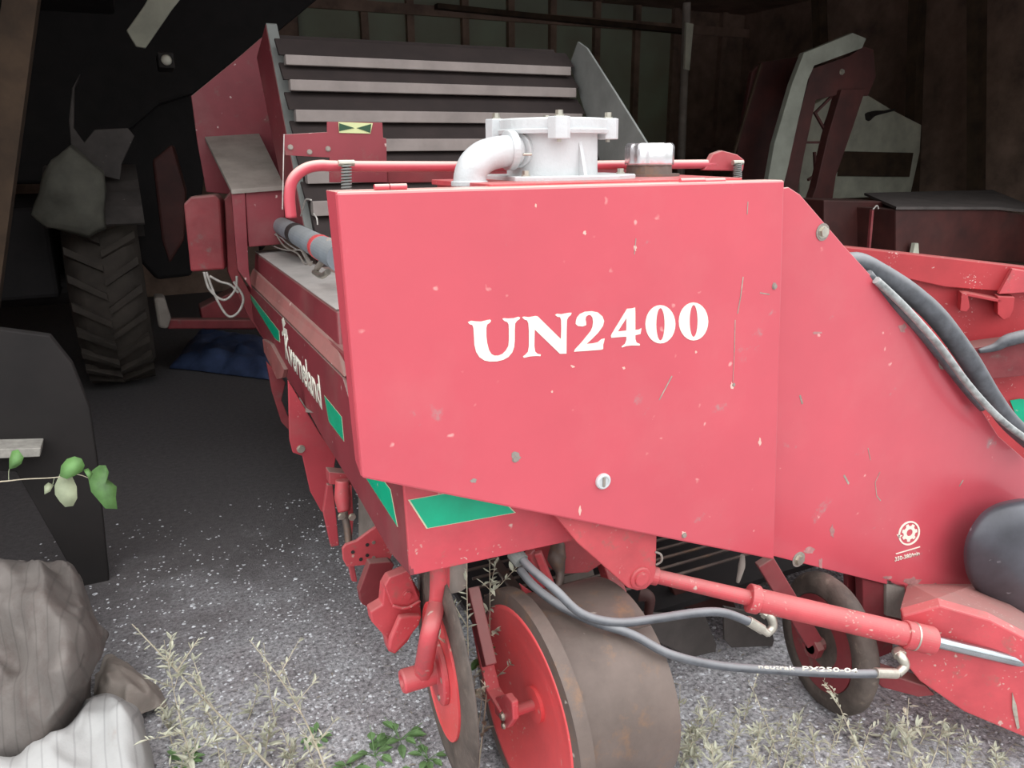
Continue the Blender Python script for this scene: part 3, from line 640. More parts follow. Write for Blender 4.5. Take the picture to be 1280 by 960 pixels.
# left disc wheel, seen nearly edge on
DC = on(556,836,'X',.235)
print('disc centre', DC)
DR = .274
DA = V((math.cos(R_(5)),-math.sin(R_(5)),0))
D = MB().lathe(DC, DA, [(-.008,0),(-.008,.165),(-.011,.175),(-.013,.20),(-.012,.23),(-.003,DR),(.003,DR),(.012,.23),(.013,.2),(.010,.16),(.008,0)], 72, True)
disc = D.build('depth_disc', 'tyre', H); lab(disc, 'narrow disc wheel nearest the left front corner')
MB().lathe(DC, -DA, [(.010,0),(.010,.05),(.013,.165),(.016,.168),(.016,.172),(.008,.172)], 60).build('disc_centre', 'hub', disc)
MB().lathe(DC, -DA, [(.012,.085),(.022,.085),(.026,.078),(.026,.0)], 40).build('hub_flange', 'redworn', disc)
for k in range(5):
    t = R_(20+72*k); MB().bolt(DC+V((-.026, .062*math.cos(t), .062*math.sin(t))), (-1,0,0), .008).build('wheel_bolt', 'zinc', disc)
bx = DC+V((-.025,0,0)); MB().lathe(bx, (-1,0,0), [(0,0),(0,.035),(.006,.030),(.085,.030),(.09,.027),(.09,.018),(.082,.016),(.082,0)], 32).build('axle_boss', 'redworn', disc)
axp = bx+V((-.045,0,0))
ap = [on(546,690,'Y',DC.y-.03), on(548,722,'Y',DC.y-.03), on(546,755,'Y',DC.y-.03), on(537,792,'X',axp.x), axp+V((.01,0,.0))]
MB().tube(ap, [.021,.022,.022,.022,.024], 8).build('disc_arm', 'redworn', H)
MB().prism(ons([(552,700),(566,698),(560,760),(548,790),(540,795)], 'Y', DC.y-.02), (.0,.01,0)).build('arm_gusset', 'redworn', H, .002)
MB().cyl(on(562,690,'Y',.22), on(562,730,'Y',.22), .045, 22).build('pivot_sleeve', 'dustmetal', H)
# second, wide drum: red dished disc face with rim, then a steel drum
print('drum', BC, BR)
dr = MB().lathe(BC, (1,0,0), [(.03,.0),(.03,BR*.80),(-.012,BR*.86),(-.012,BR*.99),(-.006,BR),(.022,BR),(.03,BR*.93),(.03,BR*.9),(.275,BR*.88),(.275,0)], 84, True)
drum = dr.build('press_drum', 'rust', H); md = drum.modifiers.new('e','EDGE_SPLIT'); md.split_angle = .7
lab(drum, 'wide rusty steel drum with a red dished face')
MB().lathe(BC, (-1,0,0), [(-.03,0),(-.03,.03),(-.022,.07),(-.026,.10),(.006,BR*.80),(.013,BR*.83),(.013,BR*.87),(.0,BR*.87)], 72, True).build('drum_face', 'hub', drum)
MB().lathe(BC, (-1,0,0), [(-.03,.045),(-.018,.045),(-.018,0)], 30).build('hub_washer', 'hub', drum)
ha = BC+V((-.055,0,0))
MB().cyl(BC+V((.03,0,0)), ha, .014, 18).build('stub_axle', 'redworn', drum)
MB().cyl(ha+V((.012,0,0)), ha+V((-.012,0,0)), .028, 8).build('axle_nut', 'redworn', drum, .002)
MB().cyl(BC+V((.275,0,0)), BC+V((.31,0,0)), .02, 14).build('far_axle', 'rust', drum)
sm = MB(); ang = R_(62); dy, dz = -math.cos(ang), math.sin(ang)
sm.tube([BC+V((.05,dy*BR*.882,dz*BR*.882)), BC+V((.274,dy*BR*.882,dz*BR*.882))], .002, 6, 0); sm.build('weld_seam', 'rust', drum)
ar = [on(598,778,'X',ha.x-.01), on(606,820,'X',ha.x-.008), on(616,862,'X',ha.x-.004), on(631,886,'X',ha.x)]
arm = MB()
for p, q in zip(ar, ar[1:]): arm.bar(p, q+(q-p)*.1, .014, .036, (1,0,0))
arm.build('drum_arm', 'redworn', H, .003)
MB().prism(ons([(617,872),(632,868),(640,878),(641,900),(634,910),(628,911),(625,900),(618,892)], 'X', ha.x-.012), (.018,0,0)).build('arm_fork', 'redworn', H, .004)
MB().bolt(on(629,895,'X',ha.x-.012), (-1,0,0), .009).build('bolt', 'zinc', H); MB().bolt(on(630,907,'X',ha.x-.012), (-1,0,0), .007).build('bolt', 'zinc', H)
MB().bar(on(590,735,'Y',.22), on(612,832,'X',ha.x-.02), .03, .04).build('drum_hanger', 'dullred', H, .003)
# right-hand disc behind the cylinder
RR = .2; RX = V((math.cos(R_(12)),-math.sin(R_(12)),0))
for _ in range(30):
    RC = on(1034,802,'Z',RR+.004); RR = .5*RR+.5*(86*(RC-CAM).dot(Fw)/FP)
print('right disc', RC, RR)
d3 = MB().lathe(RC, RX, [(-.02,0),(-.02,RR*.70),(-.03,RR*.74),(-.028,RR*.93),(-.01,RR),(.012,RR),(.03,RR*.93),(.03,RR*.7),(.02,0)], 64, True).build('depth_disc', 'tyre', H); lab(d3, 'dark rimmed disc wheel right of the drum, behind the cylinder')
MB().lathe(RC, -RX, [(.02,RR*.70),(.026,RR*.70),(.018,.05),(.018,0)], 48).build('disc_centre', 'dullred', d3)
MB().cyl(RC+V((-.018,0,0)), RC+V((-.07,0,0)), .02, 14).build('axle_boss', 'dullred', d3, .002)
MB().cyl(RC+V((-.045,0,0)), RC+V((-.07,0,0)), .034, 6).build('axle_nut', 'dullred', d3, .002)
MB().bar(on(955,700,'Y',.05), RC+V((-.06,0,.02)), .03, .05).build('disc_arm', 'dullred', H, .003)
# drawbar towards the lower right
da, db = (1.30,-.14), (1.95,-.75)
def dp(x, y): return onp(x, y, da, db)
q = [dp(x,y) for x,y in ((1128,770),(1175,757),(1238,775),(1300,807),(1400,862),(1400,985),(1300,930),(1205,890),(1150,852),(1132,830))]
dbm = MB().prism(q, (.03,.03,0)).build('drawbar', 'redworn', H, .005); lab(dbm, 'red drawbar running out of the lower right of the frame')
_k = V((.031,.031,-.002))
MB().prism([dp(1128,772)+_k, dp(1175,758)+_k, dp(1238,776)+_k, dp(1400,863)+_k, on(1400,820,'Y',.0), on(1345,800,'Y',.09), on(1225,728,'Y',.09), on(1135,728,'Y',.09)], (0,0,-.006)).build('drawbar_top_plate', 'redd', dbm)
pr([(1078,715),(1112,722),(1118,850),(1092,840),(1080,800)], .06, .03, 'frame_upright', 'dullred')
pr([(1108,722),(1132,730),(1130,775),(1108,770)], .05, .02, 'hole_plate', 'dustmetal')
MB().prism([dp(x,y)+V((.02,.02,0)) for x,y in ((1076,820),(1110,850),(1160,866),(1172,878),(1150,880),(1105,868),(1078,845))], (.02,.05,0)).build('skid_foot', 'dullred', H, .004)
pr([(1060,690),(1240,700),(1240,800),(1060,790)], .12, .02, 'rear_web_plate', 'dullred')
MB().prism([dp(x,y)+V((-.004,-.004,0)) for x,y in ((1265,865),(1270,880),(1274,908),(1271,910),(1265,885))], (.004,.004,0)).build('paint_scratch', 'litter', dbm)
# black moulded guard at the right edge
gY = -.05
gp = [(1300,622),(1275,624),(1250,630),(1232,642),(1218,662),(1209,685),(1210,715),(1220,738),(1240,757),(1262,770),(1300,790)]
_q = ons(gp[:-1]+[(1240,757)][:0]+[(1300,790),(1345,760),(1362,700),(1345,645)], 'Y', gY); _c = sum(_q, V())/len(_q); _m = MB(); _rings = []
for _s, _y, _x in ((.97,.02,0),(1.,.0,0),(.985,-.025,.02),(.93,-.05,.04),(.80,-.075,.06),(.6,-.09,.075),(.35,-.10,.08),(.12,-.104,.083)):
    _rings.append([_m.bm.verts.new(_c+(p-_c)*_s+V((_x,_y,0))) for p in _q])
for _r1, _r2 in zip(_rings, _rings[1:]):
    for i in range(len(_q)): _m.bm.faces.new((_r1[i], _r1[(i+1)%len(_q)], _r2[(i+1)%len(_q)], _r2[i]))
_m.bm.faces.new(_rings[-1])
bgd = _m.build('black_moulded_guard', 'black', H); _sb = bgd.modifiers.new('s','SUBSURF'); _sb.levels = 2; _sb.render_levels = 2
for f in bgd.data.polygons: f.use_smooth = True
lab(bgd, 'rounded black plastic guard at the right edge')
# hoses lying over the guard plate edge
def hs(pts, ys, r, m, l):
    n = len(pts)-1
    o = MB().tube([on(x, y, 'Y', ys[0]+(ys[1]-ys[0])*i/n) for i, (x, y) in enumerate(pts)], r, 16).build('supply_hose', m, H); lab(o, l)
hs([(1035,338),(1068,328),(1100,342),(1140,368),(1174,400),(1210,448),(1240,498),(1266,532),(1310,570)], (.14,-.02), .029, 'hose', 'thick black hose leaving behind the guard plate')
hs([(1078,328),(1110,345),(1150,365),(1180,392),(1205,425)], (.17,.09), .010, 'hose', 'thin black hose above the thick one')
hs([(1095,350),(1125,378),(1155,410),(1180,440),(1208,478),(1238,512),(1265,536),(1300,560)], (.04,-.06), .0105, 'palehose', 'pale dusty hose over the sloping edge')
hs([(1085,342),(1118,380),(1148,412),(1180,452),(1210,490),(1228,510)], (.06,.02), .012, 'hose', 'black hose pressed to the sloping edge')
# --- red bunker side to the right, behind the guard plate
ba, bb = (2.75,1.3), (3.4,.85)
def bk(pts): return [onp(x, y, ba, bb) for x, y in pts]
BK = MB().prism(bk([(1050,330),(1120,345),(1190,353),(1300,366),(1300,640),(1150,560),(1050,450)]), (.03,.03,0)).build('bunker_side', 'redclean', H, .003)
lab(BK, 'red side sheets of the machine right of the guard plate')
MB().prism([p+V((-.03,-.03,0)) for p in bk([(1050,307),(1090,311),(1180,321),(1300,335),(1300,366),(1180,357),(1120,344),(1050,331)])], (.05,.05,0)).build('bunker_rim', 'redclean', BK, .004)
MB().prism([p+V((-.07,-.07,0)) for p in bk([(1197,362),(1204,362),(1246,370),(1246,374),(1205,366),(1207,380),(1203,385),(1195,384)])], (.06,.06,0)).build('folded_bracket', 'redclean', BK, .003)
MB().prism([p+V((-.07,-.07,0)) for p in bk([(1241,366),(1262,367),(1260,382),(1256,392),(1248,395),(1241,388)])], (.06,.06,0)).build('folded_bracket', 'redclean', BK, .003)
MB().prism([p+V((-.06,-.06,0)) for p in bk([(1260,333),(1278,336),(1276,362),(1243,364)])], (.03,.03,0)).build('corner_gusset', 'redworn', BK, .003)
MB().prism([p+V((-.12,-.12,0)) for p in bk([(1205,425),(1300,412),(1300,455),(1228,462)])], (.1,.1,0)).build('dusty_ledge', 'dullred', BK, .003)
lab(MB().prism([p+V((-.006,-.006,0)) for p in bk([(1262,500),(1275,498),(1300,502),(1300,545),(1270,520)])], (.003,.003,0)).build('green_sticker', 'green', BK), 'green sticker at the right edge')
MB().tube([p+V((-.14,-.14,0)) for p in bk([(1212,427),(1232,422),(1250,413),(1300,402)])], [.01,.02,.03,.03], 12).build('rubber_hose', 'hose', BK)
MB().prism([p+V((-.05,-.05,0)) for p in bk([(1278,336),(1300,338),(1300,364),(1276,360)])], (.02,.02,0)).build('pale_plate', 'pale', BK)
# ================================================================ the shed
def wallboards(o): return o
g = MB(); S = 60
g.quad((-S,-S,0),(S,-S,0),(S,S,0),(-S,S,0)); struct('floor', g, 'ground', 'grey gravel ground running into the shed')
BX0, BX1, BY0, BY1, BZ = -3.0, 8.5, .9, 8.7, 3.6
w = MB(); w.box((BX0-.08,1.45,0),(BX0,BY1,BZ)); struct('wall_left', w, 'wood', 'dark timber wall on the left')
w = MB(); w.box((BX1,1.45,0),(BX1+.08,BY1,BZ)); struct('wall_right', w, 'wood', 'dark timber wall on the right')
w = MB(); _o = [(on(380,60,'Y',BY1).x,BY1,1.66),(on(380,60,'Y',BY1).x,BY1,BZ-.03),(on(838,60,'Y',BY1).x,BY1,BZ-.03),(on(838,60,'Y',BY1).x,BY1,1.66)]
w.plate([[(BX0,BY1,0),(BX1,BY1,0),(BX1,BY1,BZ),(BX0,BY1,BZ)],_o], (0,.04,0)); struct('wall_back', w, 'wood', 'dark boarded back wall of the shed')
w = MB(); w.box((BX0-.1,1.45,BZ),(BX1+.1,BY1+.1,BZ+.1)); struct('ceiling', w, 'wood', 'dark shed roof')
w = MB(); w.prism([(BX0-.08,1.45,0),(BX0-.08,1.45,BZ),(BX1+.08,1.45,BZ),(BX1+.08,1.45,0),(6.2,1.45,0),(6.2,1.45,3.1),(-1.5,1.45,3.1),(-1.5,1.45,0)], (0,-.06,0)); struct('wall_front', w, 'wood', 'unseen timber front wall with a wide doorway, added to lower the light indoors')  # unseen wall, its doorway sized to hold back sky light
n = 1
def trim(mb, m, l):
    global n
    struct('trim_%d' % n, mb, m, l); n += 1
YB = BY1
pa, pb_ = on(376,60,'Y',BY1-.05), on(842,60,'Y',BY1-.05)
trim(MB().box((pa.x,BY1-.02,1.62),(pb_.x,BY1-.006,BZ-.001)), 'panel', 'grimy grey-green translucent sheets behind the studs')
for x in (458,515,583,640,692,747,797,845,905,965,1040,1120,1200,1280):
    p = on(x, 60, 'Y', YB-.1); trim(MB().box((p.x-.045,YB-.1,0),(p.x+.045,YB-.001,BZ-.001)), 'wood', 'dark upright stud of the back wall')
for z in (on(700,25,'Y',YB-.13).z, 1.6):
    trim(MB().box((BX0+.01,YB-.14,z-.06),(BX1-.01,YB-.1,z+.06)), 'wood', 'dark rail across the back wall')
trim(MB().bar(on(545,8,'Y',YB-.2), on(860,40,'Y',YB-.2), .06, .12, (0,1,0)), 'woodmid', 'dark brace high on the back wall')
for (x0,y0,x1,y1,Y) in ((1150,-20,1165,240,5.2),(1225,-20,1245,300,4.3),(1028,-10,1062,60,6.5),(30,-20,-15,330,3.0)):
    a, b = on(x0,y0,'Y',Y), on(x1,y1,'Y',Y); d = (b-a)/(b.z-a.z)
    a2 = a+d*(min(BZ-.01,a.z+.6)-a.z); b2 = b+d*(.0-b.z)
    b2 = V((min(BX1-.1,max(BX0+.1,b2.x)), b2.y, .0)); a2.x = max(BX0+.1, a2.x)
    trim(MB().bar(a2, b2, .13, .13, (0,1,0)), 'woodmid', 'brown timber post')
# pale pole
a, b = on(858,22,'Y',6.2), on(851,212,'Y',6.2)
d = (b-a)/(b.z-a.z); foot = a+d*(0-a.z)
pl = thing('pole', (foot.x,6.2,0), 'thin pale upright pole standing near the back wall right of the elevator', 'pole')
MB().cyl((foot.x,6.2,0), a+d*.15, .045, 14).build('shaft', 'dustmetal', pl)
MB().prism([on(x,y,'Y',6.12) for x,y in ((858,28),(867,30),(862,88),(856,86))], (0,.03,0)).build('pale_slat', 'pale', pl)
# --- tractor in the dark on the left
TX = on(140,505,'Z',0); TC = V((on(140,400,'Y',TX.y+.0).x, TX.y+.45, 0))
tw = .46; tr_ = .72
print('tractor', TX, TC)
T = thing('tractor', (TC.x, TC.y+.6, 0), 'dark tractor with a dusty lugged tyre standing in the shadow at the left', 'tractor')
cx_ = TC.x; cyy = TX.y+tr_*.85; cz = tr_
ty = MB().lathe((cx_-tw/2,cyy,cz), (1,0,0), [(0,.36),(0,.55),(.05,tr_-.09),(.1,tr_-.05),(tw-.1,tr_-.05),(tw-.05,tr_-.09),(tw,.55),(tw,.36)], 56, True).build('tyre', 'trtyre', T)
lg = MB()
for k in range(24):
    for sd in (0,1):
        t = 6.28318*(k+.5*sd)/24; t2 = t+.20
        def pt(x, t, r): return V((cx_+x, cyy+r*math.cos(t), cz+r*math.sin(t)))
        x0, x1 = (0, -tw/2+.02) if sd == 0 else (0, tw/2-.02)
        a1, a2_, b1, b2_ = pt(x0,t2,tr_-.055), pt(x1,t,tr_-.075), pt(x1,t+.075,tr_-.075), pt(x0,t2+.06,tr_-.055)
        cc = V((cx_,cyy,cz)); up = lambda p, h: p+(V((0,p.y-cyy,p.z-cz)).normalized())*h
        vs = [lg.bm.verts.new(v) for v in (a1,a2_,b1,b2_,up(a1,.05),up(a2_,.05),up(b1,.05),up(b2_,.05))]
        for f in ((0,1,2,3),(4,7,6,5),(0,4,5,1),(1,5,6,2),(2,6,7,3),(3,7,4,0)): lg.bm.faces.new([vs[i] for i in f])
lg.build('tread_lugs', 'trtyre', ty)
MB().lathe((cx_,cyy,cz), (1,0,0), [(-.1,0),(-.1,.2),(-.16,.36),(.16,.36),(.1,.2),(.1,0)], 40).build('wheel_rim', 'dustmetal', T)
fdr = MB(); R2 = tr_+.10
for i in range(14):
    t0 = R_(35+i*9); t1_ = R_(35+(i+1)*9)
    P = [V((cx_-.28,cyy+R2*-math.cos(t),cz+R2*math.sin(t))) for t in (t0,t1_)]
    fdr.prism([P[0],P[1],P[1]*1, P[0]*1] if 0 else [P[0], P[1], P[1]+V((0,-.02*math.cos(t1_),.02*math.sin(t1_))), P[0]+V((0,-.02*math.cos(t0),.02*math.sin(t0)))], (.56,0,0))
fdr.build('fender', 'flap', T, 0)
MB().prism([(cx_-.9,cyy-.3,.7),(cx_-.3,cyy-.3,.7),(cx_-.3,cyy-.2,1.3),(cx_-.9,cyy-.2,1.3)], (0,2.2,0)).build('engine_housing', 'abyss', T, .03)
MB().cyl((cx_-.9,cyy,cz), (cx_+.1,cyy,cz), .11, 20).build('axle', 'dark', T)
for px_, py_ in ((98,95),(160,60)):
    a = on(px_,py_,'Y',cyy+.2); MB().bar((a.x,cyy+.2,1.2), (a.x,cyy+.2,2.7), .07, .07).build('cab_post', 'dark', T, .01)
MB().box((cx_-.75,cyy+.1,2.66),(cx_+.30,cyy+1.5,2.76)).build('cab_roof', 'dark', T, .03)
fo = MB()
fpts = [(100,92),(93,110),(92,160),(105,178),(118,162),(160,160),(168,170),(152,205),(150,225),(110,215),(90,200),(86,150),(90,110)]
fo.prism(ons(fpts, 'Y', cyy-.5), (0,.06,0)); fo.build('fender_bracket', 'flap', T, .01)
lampy = on(208,75,'Y',cyy-.3)
MB().lathe(lampy, (-.1,-1,-.1), [(0,0),(.0,.035),(.03,.03),(.04,0)], 16, True).build('work_lamp', 'white', T)
MB().box((lampy.x-.05,lampy.y,lampy.z-.05),(lampy.x+.05,lampy.y+.3,lampy.z+.05)).build('lamp_bracket', 'dark', T, .01)
MB().prism(ons([(190,200),(215,180),(232,240),(230,300),(212,330),(202,300)], 'Y', cyy-.2), (.04,.5,0)).build('lift_arm', 'deepred', T, .02)
MB().prism(ons([(192,372),(206,372),(214,398),(210,412),(198,410)], 'Y', cyy-.4), (.0,.2,0)).build('link_end', 'dustmetal', T, .02)
MB().bar(on(208,404,'Y',cyy-.3), on(330,404,'Y',cyy-.2), .09, .07).build('rear_crossbar', 'dullred', T, .01)
MB().prism(ons([(250,385),(300,360),(318,370),(318,412),(255,412)], 'Y', cyy-.1), (.0,.2,0)).build('hitch_plate', 'dullred', T, .01)
MB().prism(ons([(170,-20),(420,-20),(335,50),(240,118),(200,130),(165,160),(60,230),(-60,230),(-60,-20)], 'Y', cyy+.9), (.0,.6,0)).build('dark_bonnet_mass', 'abyss', T, .03)  # bonnet enlarged into a black mass that keeps the upper left dark
MB().prism(ons([(120,40),(262,40),(258,200),(240,345),(196,350),(150,300),(120,250)], 'Y', cyy+1.1), (.0,.5,0)).build('shade_mass', 'abyss', T, .03)  # black mass added over the brown wall so this corner reads dark
# pale fabric bundles over the fender
def blob(pts, Y, d, name, m, label, cat, amp=.03, grp=None):
    """thick soft bundle from its outline"""
    q = ons(pts, 'Y', Y); c = sum(q, V())/len(q); o = MB(); rings = []
    for k, s in ((0,.75),(.12,.93),(.5,1.),(.85,.93),(1.,.7)):
        rings.append([o.bm.verts.new(c+(p-c)*s+V((0,d*k,0))) for p in q])
    nn = len(q)
    for r1, r2 in zip(rings, rings[1:]):
        for i in range(nn): o.bm.faces.new((r1[i], r1[(i+1)%nn], r2[(i+1)%nn], r2[i]))
    ce = o.bm.verts.new(c+V((0,-d*.08,0))); r = rings[0]
    for i in range(nn): o.bm.faces.new((ce, r[i], r[(i+1)%nn]))
    o.bm.faces.new(rings[-1]); bmesh.ops.subdivide_edges(o.bm, edges=o.bm.edges[:], cuts=2, use_grid_fill=True)
    for v in o.bm.verts:
        n_ = noise.noise_vector(v.co*6); v.co += n_*amp
    for f in o.bm.faces: f.smooth = True
    ob = o.build(name, m, None); return tag(ob, label, cat, grp)
blob([(85,180),(130,215),(132,285),(110,300),(60,288),(38,268),(48,230),(62,200)], cyy-.84, .22, 'cloth_bundle', 'bundle', 'pale lumpy cloth bundle hanging beside the tractor fender', 'cloth')
b = MB().prism(ons([(178,10),(196,-20),(240,-20),(215,12),(204,28),(182,60),(170,58),(158,38)], 'Y', cyy-.2), (.0,.04,.0)).build('torn_board', 'pale', None, .006)
tag(b, 'torn pale board wedged high above the tractor at the top left', 'board')
# blue tarp on the floor
o = MB(); nx, ny = 26, 16; vv = []
c00, c10, c11, c01 = on(212,462,'Z',0), on(345,474,'Z',0), on(340,425,'Z',0), on(238,424,'Z',0)
for j in range(ny+1):
    row = []
    for i in range(nx+1):
        u, t = i/nx, j/ny; p = (c00*(1-u)+c10*u)*(1-t)+(c01*(1-u)+c11*u)*t
        ed = min(u,1-u,t,1-t); p = p+noise.noise_vector(p*2.5)*.08; p.z = .012+max(0,min(.14,ed*1.2))*(.5+.9*abs(noise.noise(p*5)))
        row.append(o.bm.verts.new(p))
    vv.append(row)
for j in range(ny):
    for i in range(nx):
        f = o.bm.faces.new((vv[j][i],vv[j][i+1],vv[j+1][i+1],vv[j+1][i])); f.smooth = True
t_ = o.build('blue_tarp', 'blue'); t_.modifiers.new('s','SOLIDIFY').thickness = .006
tag(t_, 'crumpled blue plastic tarp lying on the floor behind the harvester', 'tarp')
# dark board lying at an angle, pale plank on it
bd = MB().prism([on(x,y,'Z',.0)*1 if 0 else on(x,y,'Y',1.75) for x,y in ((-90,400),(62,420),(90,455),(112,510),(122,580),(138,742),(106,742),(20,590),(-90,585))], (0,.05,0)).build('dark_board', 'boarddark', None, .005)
tag(bd, 'big dark brown board standing at the left behind the cloth heap', 'board')
pk = MB().prism(ons([(-60,563),(51,560),(50,571),(-60,576)], 'Y', 1.64), (.0,.11,.0)).build('wood_plank', 'woodpale', None, .003)
tag(pk, 'short weathered plank end jutting in from the left edge', 'plank')
# --- second machine in the shadow on the right
SY = 3.6
S2 = thing('field_conveyor', (on(1040,240,'Y',SY).x, SY, 0), 'dark red lattice conveyor boom with a pale border, standing in the shadow on the right', 'farm machine')
def sp(pts, Y, d, name, m, bev=.004): return MB().prism(ons(pts, 'Y', Y), (0,d,0)).build(name, m, S2, bev)
sp([(957,242),(968,180),(990,105),(1005,66),(1066,41),(1083,48),(1078,60),(1062,66),(1018,82),(1010,100),(998,150),(985,210),(975,250)], SY, .05, 'pale_border', 'paledim')
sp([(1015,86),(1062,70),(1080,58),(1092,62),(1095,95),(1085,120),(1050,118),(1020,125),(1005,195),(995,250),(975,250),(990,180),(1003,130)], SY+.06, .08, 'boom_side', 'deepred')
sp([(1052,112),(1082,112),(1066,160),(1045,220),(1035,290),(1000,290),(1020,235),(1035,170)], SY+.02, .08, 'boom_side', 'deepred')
for a, b in (((1020,140),(1040,120)),((1018,140),(1035,170)),((1045,120),(1030,160)),((1005,178),(1040,178)),((1010,225),(1040,205)),((1018,190),(1020,240))):
    MB().bar(on(*a,'Y',SY+.1), on(*b,'Y',SY+.1), .02, .02, (0,1,0)).build('lattice_bar', 'deepred', S2)
sp([(922,190),(940,90),(952,78),(1003,70),(985,180),(965,260),(905,260)], SY+.5, .04, 'rusty_side_sheet', 'deepred')
MB().bar(on(951,80,'Y',SY+.48), on(915,200,'Y',SY+.48), .02, .02, (0,1,0)).build('edge_strip', 'woodmid', S2)
MB().bolt(on(1052,90,'Y',SY+.06), (0,-1,0), .02).build('bolt', 'zinc', S2)
for x in (1040,1000): 
    a = on(x,285,'Y',SY+.05); MB().bar(a, (a.x,a.y,0), .08, .08, (0,1,0)).build('support_leg', 'deepred', S2, .004)
PYY = 5.0
ph = thing('peaked_hopper', (on(1100,240,'Y',PYY).x, PYY, 0), 'pale peaked bin with a brown band, behind the lattice conveyor', 'bin')
MB().prism(ons([(1000,140),(1040,118),(1082,117),(1115,137),(1152,156),(1150,190),(1138,245),(1000,250)], 'Y', PYY), (0,.6,0)).build('bin_body', 'pale', ph, .01)
MB().prism(ons([(1050,189),(1142,191),(1137,221),(1048,220)], 'Y', PYY-.02), (0,.02,0)).build('brown_band', 'woodmid', ph, .003)
MB().tube([on(1085,146,'Y',PYY-.04), on(1093,142,'Y',PYY-.04), on(1105,140,'Y',PYY-.04), on(1118,137,'Y',PYY-.04)], [.05,.03,.015,.012], 8).build('dark_handle', 'dark', ph)
for x in (1010,1135):
    a = on(x,245,'Y',PYY+.1); MB().bar((a.x,PYY+.3,0), (a.x,PYY+.3,a.z+.1), .1, .1, (0,1,0)).build('bin_leg', 'dark', ph)
QY = 2.6
r2 = thing('dark_red_hopper', (on(1160,280,'Y',QY).x, QY+.3, 0), 'low dark red hopper with a dusty sloping top, in shadow behind the guard plate', 'farm machine')
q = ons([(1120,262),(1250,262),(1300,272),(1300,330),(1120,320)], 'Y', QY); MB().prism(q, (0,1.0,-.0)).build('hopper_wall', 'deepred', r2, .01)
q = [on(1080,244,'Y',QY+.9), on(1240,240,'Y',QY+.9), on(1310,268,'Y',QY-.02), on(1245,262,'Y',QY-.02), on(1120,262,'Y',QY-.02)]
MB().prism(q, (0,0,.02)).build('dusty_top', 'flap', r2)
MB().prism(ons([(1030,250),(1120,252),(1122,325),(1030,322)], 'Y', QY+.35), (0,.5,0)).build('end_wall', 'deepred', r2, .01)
MB().bar(on(1090,262,'Y',QY+.1), on(1086,310,'Y',QY+.1), .02, .02, (0,1,0)).build('red_rod', 'dullred', r2)
MB().tube([on(1091,262,'Y',QY+.08), on(1096,257,'Y',QY+.08), on(1098,261,'Y',QY+.08)], .006, 6).build('hook', 'wire', r2)
MB().prism(ons([(1141,318),(1144,304),(1148,304),(1149,320)], 'Y', QY-.06), (0,.03,0)).build('upright_tab', 'pale', r2)
for x in (1130,1290):
    a = on(x,320,'Y',QY+.1); MB().bar((a.x,a.y,0), (a.x,a.y,a.z+.05), .07, .07, (0,1,0)).build('hopper_leg', 'deepred', r2)
a = on(1210,320,'Y',QY+.4)
# ================================================================ cloth heap bottom left
def cloth(rows, name, label, m='sack', amp=.03, fr=7., seed=0, th=.006):
    """rows of (x, y, height) controls, smoothly interpolated"""
    R = [[on(x, y, 'Z', z) for x, y, z in r] for r in rows]
    def cr(p0,p1,p2,p3,t): return .5*((2*p1)+(p2-p0)*t+(2*p0-5*p1+4*p2-p3)*t*t+(3*p1-p0-3*p2+p3)*t**3)
    def interp(l, k):
        o = []
        for i in range(len(l)-1):
            for s in range(k): o.append(cr(l[max(i-1,0)], l[i], l[i+1], l[min(i+2,len(l)-1)], s/k))
        return o+[l[-1]]
    K = 12; R = [interp(r, K) for r in R]; cols = [interp([r[i] for r in R], K) for i in range(len(R[0]))]
    o = MB(); vv = []
    for i, c in enumerate(cols):
        row = []
        for j, p in enumerate(c):
            q = p+V((seed*3.1,0,0)); a = noise.noise(V((q.x*fr*1.6+q.y*fr*.5, q.y*fr*.7, q.z*fr))); rdg = (1-abs(a)*2.2)
            b = noise.noise(q*fr*2.7)
            row.append(o.bm.verts.new(p+V((0,-.3,1))*(rdg*amp+b*amp*.35)))
        vv.append(row)
    for i in range(len(vv)-1):
        for j in range(len(vv[0])-1):
            f = o.bm.faces.new((vv[i][j],vv[i+1][j],vv[i+1][j+1],vv[i][j+1])); f.smooth = True
    for v in o.bm.verts: v.co.z = max(v.co.z, .006)
    ob = o.build(name, m); ob.modifiers.new('s','SOLIDIFY').thickness = th
    return tag(ob, label, 'cloth')
cloth([[(-120,712,.10),(-30,715,.12),(20,716,.12),(60,718,.12),(90,718,.10),(108,745,.04)],
       [(-120,710,.40),(-30,711,.42),(12,711,.44),(50,714,.42),(88,716,.38),(106,735,.28)],
       [(-120,760,.40),(-30,765,.36),(18,765,.40),(60,762,.42),(100,770,.36),(122,782,.24)],
       [(-120,830,.30),(-30,830,.24),(25,825,.26),(72,820,.38),(105,810,.36),(138,800,.20)],
       [(-120,880,.22),(-30,882,.20),(20,880,.22),(75,875,.28),(100,858,.26),(122,835,.16)],
       [(-120,935,.10),(-30,938,.10),(20,944,.10),(60,935,.12),(90,905,.12),(115,868,.06)],
       [(-120,960,.01),(-30,962,.01),(20,962,.01),(66,950,.01),(95,922,.01),(118,890,.01)]],
      'woven_cloth_heap', 'large brown-white woven cloth heaped at the lower left', amp=.040, fr=6.5)
